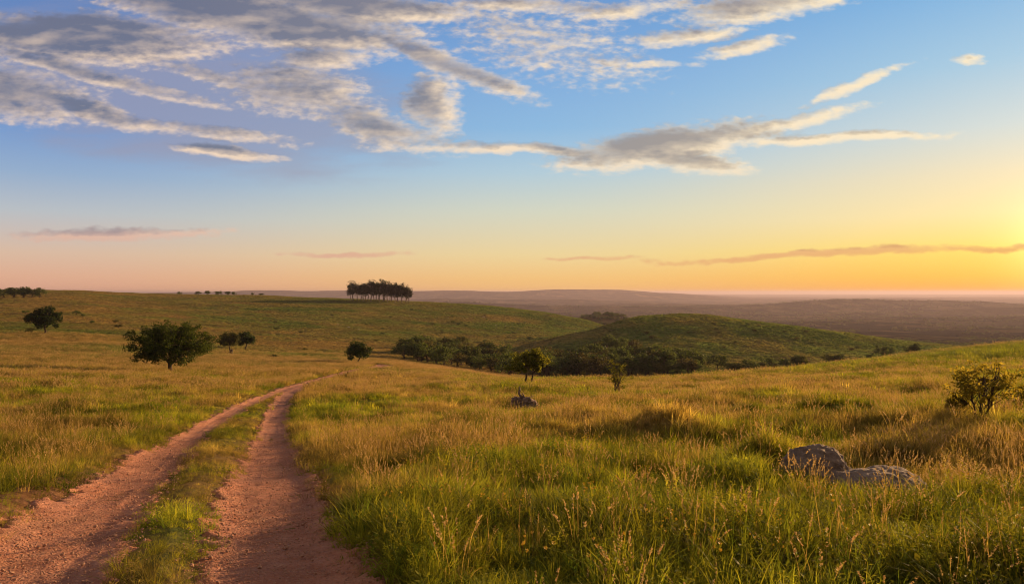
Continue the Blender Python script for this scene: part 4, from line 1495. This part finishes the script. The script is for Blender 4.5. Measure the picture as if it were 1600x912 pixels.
GP = [grove_proto(300 + i) for i in range(4)]
gg = random.Random(9)
GROVE = [(551, 439, 15, 0), (558, 442, 12, 5), (567, 440, 14, 0), (574, 441, 12, 8), (580, 437.5, 15, 0), (587, 440, 14, 10), (593, 439, 13, 0), (598, 437.8, 15, 5), (605, 440, 14, 0),
         (611, 441, 13, 9), (617, 441, 14, 0), (623, 443, 13, 6), (628, 443, 14, 0), (634, 445, 15, 3), (639, 450, 11, 0), (547.5, 447, 9, 3), (571, 446, 12, 14), (602, 445, 12, 16), (621, 447, 12, 14), (563, 445, 12, 10), (584, 444, 12, 15), (609, 446, 12, 15), (628, 448, 11, 12), (591, 443, 12, 18)]
for i, (p, top, wpx, back) in enumerate(GROVE):
    u = (p - 800) / FOC
    D = 610.0 + back + (p - 545) * 0.15
    z = h1(u * D, D)
    zt = EYE - (top - 456) / FOC * D
    h = (zt - z) * 1.06
    lab = {0: 'tall tree near the left end of the hilltop grove, gap beside it', 4: 'tallest rounded tree in the middle left of the hilltop grove', 14: 'lowest tree ending the hilltop grove on its right side',
           15: 'small low leafy tree at the left foot of the hilltop grove'}.get(i, 'tall slim tree inside the dense hilltop grove')
    root = empty('grove_tree', (u * D, D, z), gg.uniform(0, 6.28))
    root.scale = (px_size(D, wpx) / .33, px_size(D, wpx) / .33, h)
    tag(root, lab, 'tree', 'hilltop grove')
    tm, cm = GP[i % 4]
    for nm, me in (('trunk', tm), ('crown', cm)):
        o = bpy.data.objects.new(nm, me)
        o.parent = root
        col.objects.link(o)

# pale stones on the hillside
ps = bpy.data.meshes.new('pale_stone')
V_, F_ = stone_mesh(41, .6, 2)
ps.from_pydata(V_, [], F_); ps.materials.append(M_PALEROCK); ps.update()
for (p, q) in [(528, 507), (545, 511), (560, 515), (735, 492), (755, 495), (790, 509), (800, 507), (775, 508), (700, 497), (640, 493), (1367, 535)]:
    b = seen(p, q, 100)
    if b is None: continue
    o = bpy.data.objects.new('pale_stone', ps)
    o.location = b
    sc_ = gb.uniform(.5, 1.0)
    o.scale = (sc_ * 1.3, sc_, sc_ * .8)
    o.rotation_euler = (0, 0, gb.uniform(0, 6))
    col.objects.link(o)
    tag(o, 'small pale stone lying on the far grassy hillside', 'stone', 'pale stones on the hillside')

# scrub of the plain: bushes far beyond counting
x, y = [], []
for (r0, r1, den) in ((700, 1600, 0.004), (1600, 5200, 0.0011)):
    a, b_ = ring(r0, r1, den, .66)
    x.append(a); y.append(b_)
x = np.concatenate(x); y = np.concatenate(y)
k = (fbm(x / 130, y / 130, 95, 4) + 0.5 * fbm(x / 600, y / 600, 96, 3) > -0.02) & ((x > 0.06 * y) | (y > 1500)) & (x > -0.12 * y)
x, y = x[k], y[k]; n = len(x)
bc = bpy.data.collections.new('plain_scrub_source')
for i in range(3):
    o = bpy.data.objects.new(f'scrub_{i}', BUSH[[0, 2, 3][i]])
    bc.objects.link(o)
G_BUSH = scatter_tree('scatter_scrub', bc)
s = RNG.uniform(5, 12, n)
scatter('plain_scrub', 'dark scrub woodland scattered over the hazy lowland plain', 'scrub',
        np.stack([x, y, height(x, y) - .4], 1), RNG.integers(0, 3, n), np.stack([np.zeros(n), np.zeros(n), RNG.uniform(0, 6.28, n)], 1),
        np.stack([s, s, s * RNG.uniform(.5, .8, n)], 1), np.ones((n, 3)), G_BUSH, M_LEAF_BUSH)
# wooded knoll on the plain behind the hills
for i in range(26):
    p = 950 + gb.gauss(0, 17); q = 494 - 5 * math.exp(-((p - 950) / 22) ** 2) + gb.uniform(0, 6)
    u = (p - 800) / FOC; D = gb.uniform(1030, 1130)
    z = h1(u * D, D)
    zt = EYE - (q - 456) / FOC * D
    w = gb.uniform(7, 12)
    put_bush('knoll_tree', (u * D, D, z - 1), w, gb.uniform(4, 8), 'dark tree of the wooded knoll behind the saddle of the hills', 'tree', 'wooded knoll on the plain', gb.choice([0, 1, 3]), gb)

# ------------------------------------------------------------------ haze: the evening air over the land
def haze():
    zs = -190.0; zt = 26.0; s = 43000.0
    V = [(-s, -s, zs), (s, -s, zs), (s, s, zs), (-s, s, zs), (-s, -s, zt), (s, -s, zt), (s, s, zt), (-s, s, zt)]
    F = [(3, 2, 1, 0), (4, 5, 6, 7), (0, 1, 5, 4), (1, 2, 6, 5), (2, 3, 7, 6), (3, 0, 4, 7)]
    m = bpy.data.materials.new('evening_haze')
    m.use_nodes = True
    t = m.node_tree
    t.nodes.clear()
    out = t.nodes.new('ShaderNodeOutputMaterial')
    v = t.nodes.new('ShaderNodeVolumePrincipled')
    v.inputs['Color'].default_value = (0.53, 0.46, 0.56, 1)
    v.inputs['Density'].default_value = HAZE_DENSITY
    v.inputs['Anisotropy'].default_value = 0.3
    t.links.new(v.outputs[0], out.inputs['Volume'])
    o = mesh_obj('haze', V, F, [m], smooth=False)
    tag(o, 'thin evening haze lying over the distant lowland', 'haze', kind='stuff')


haze()
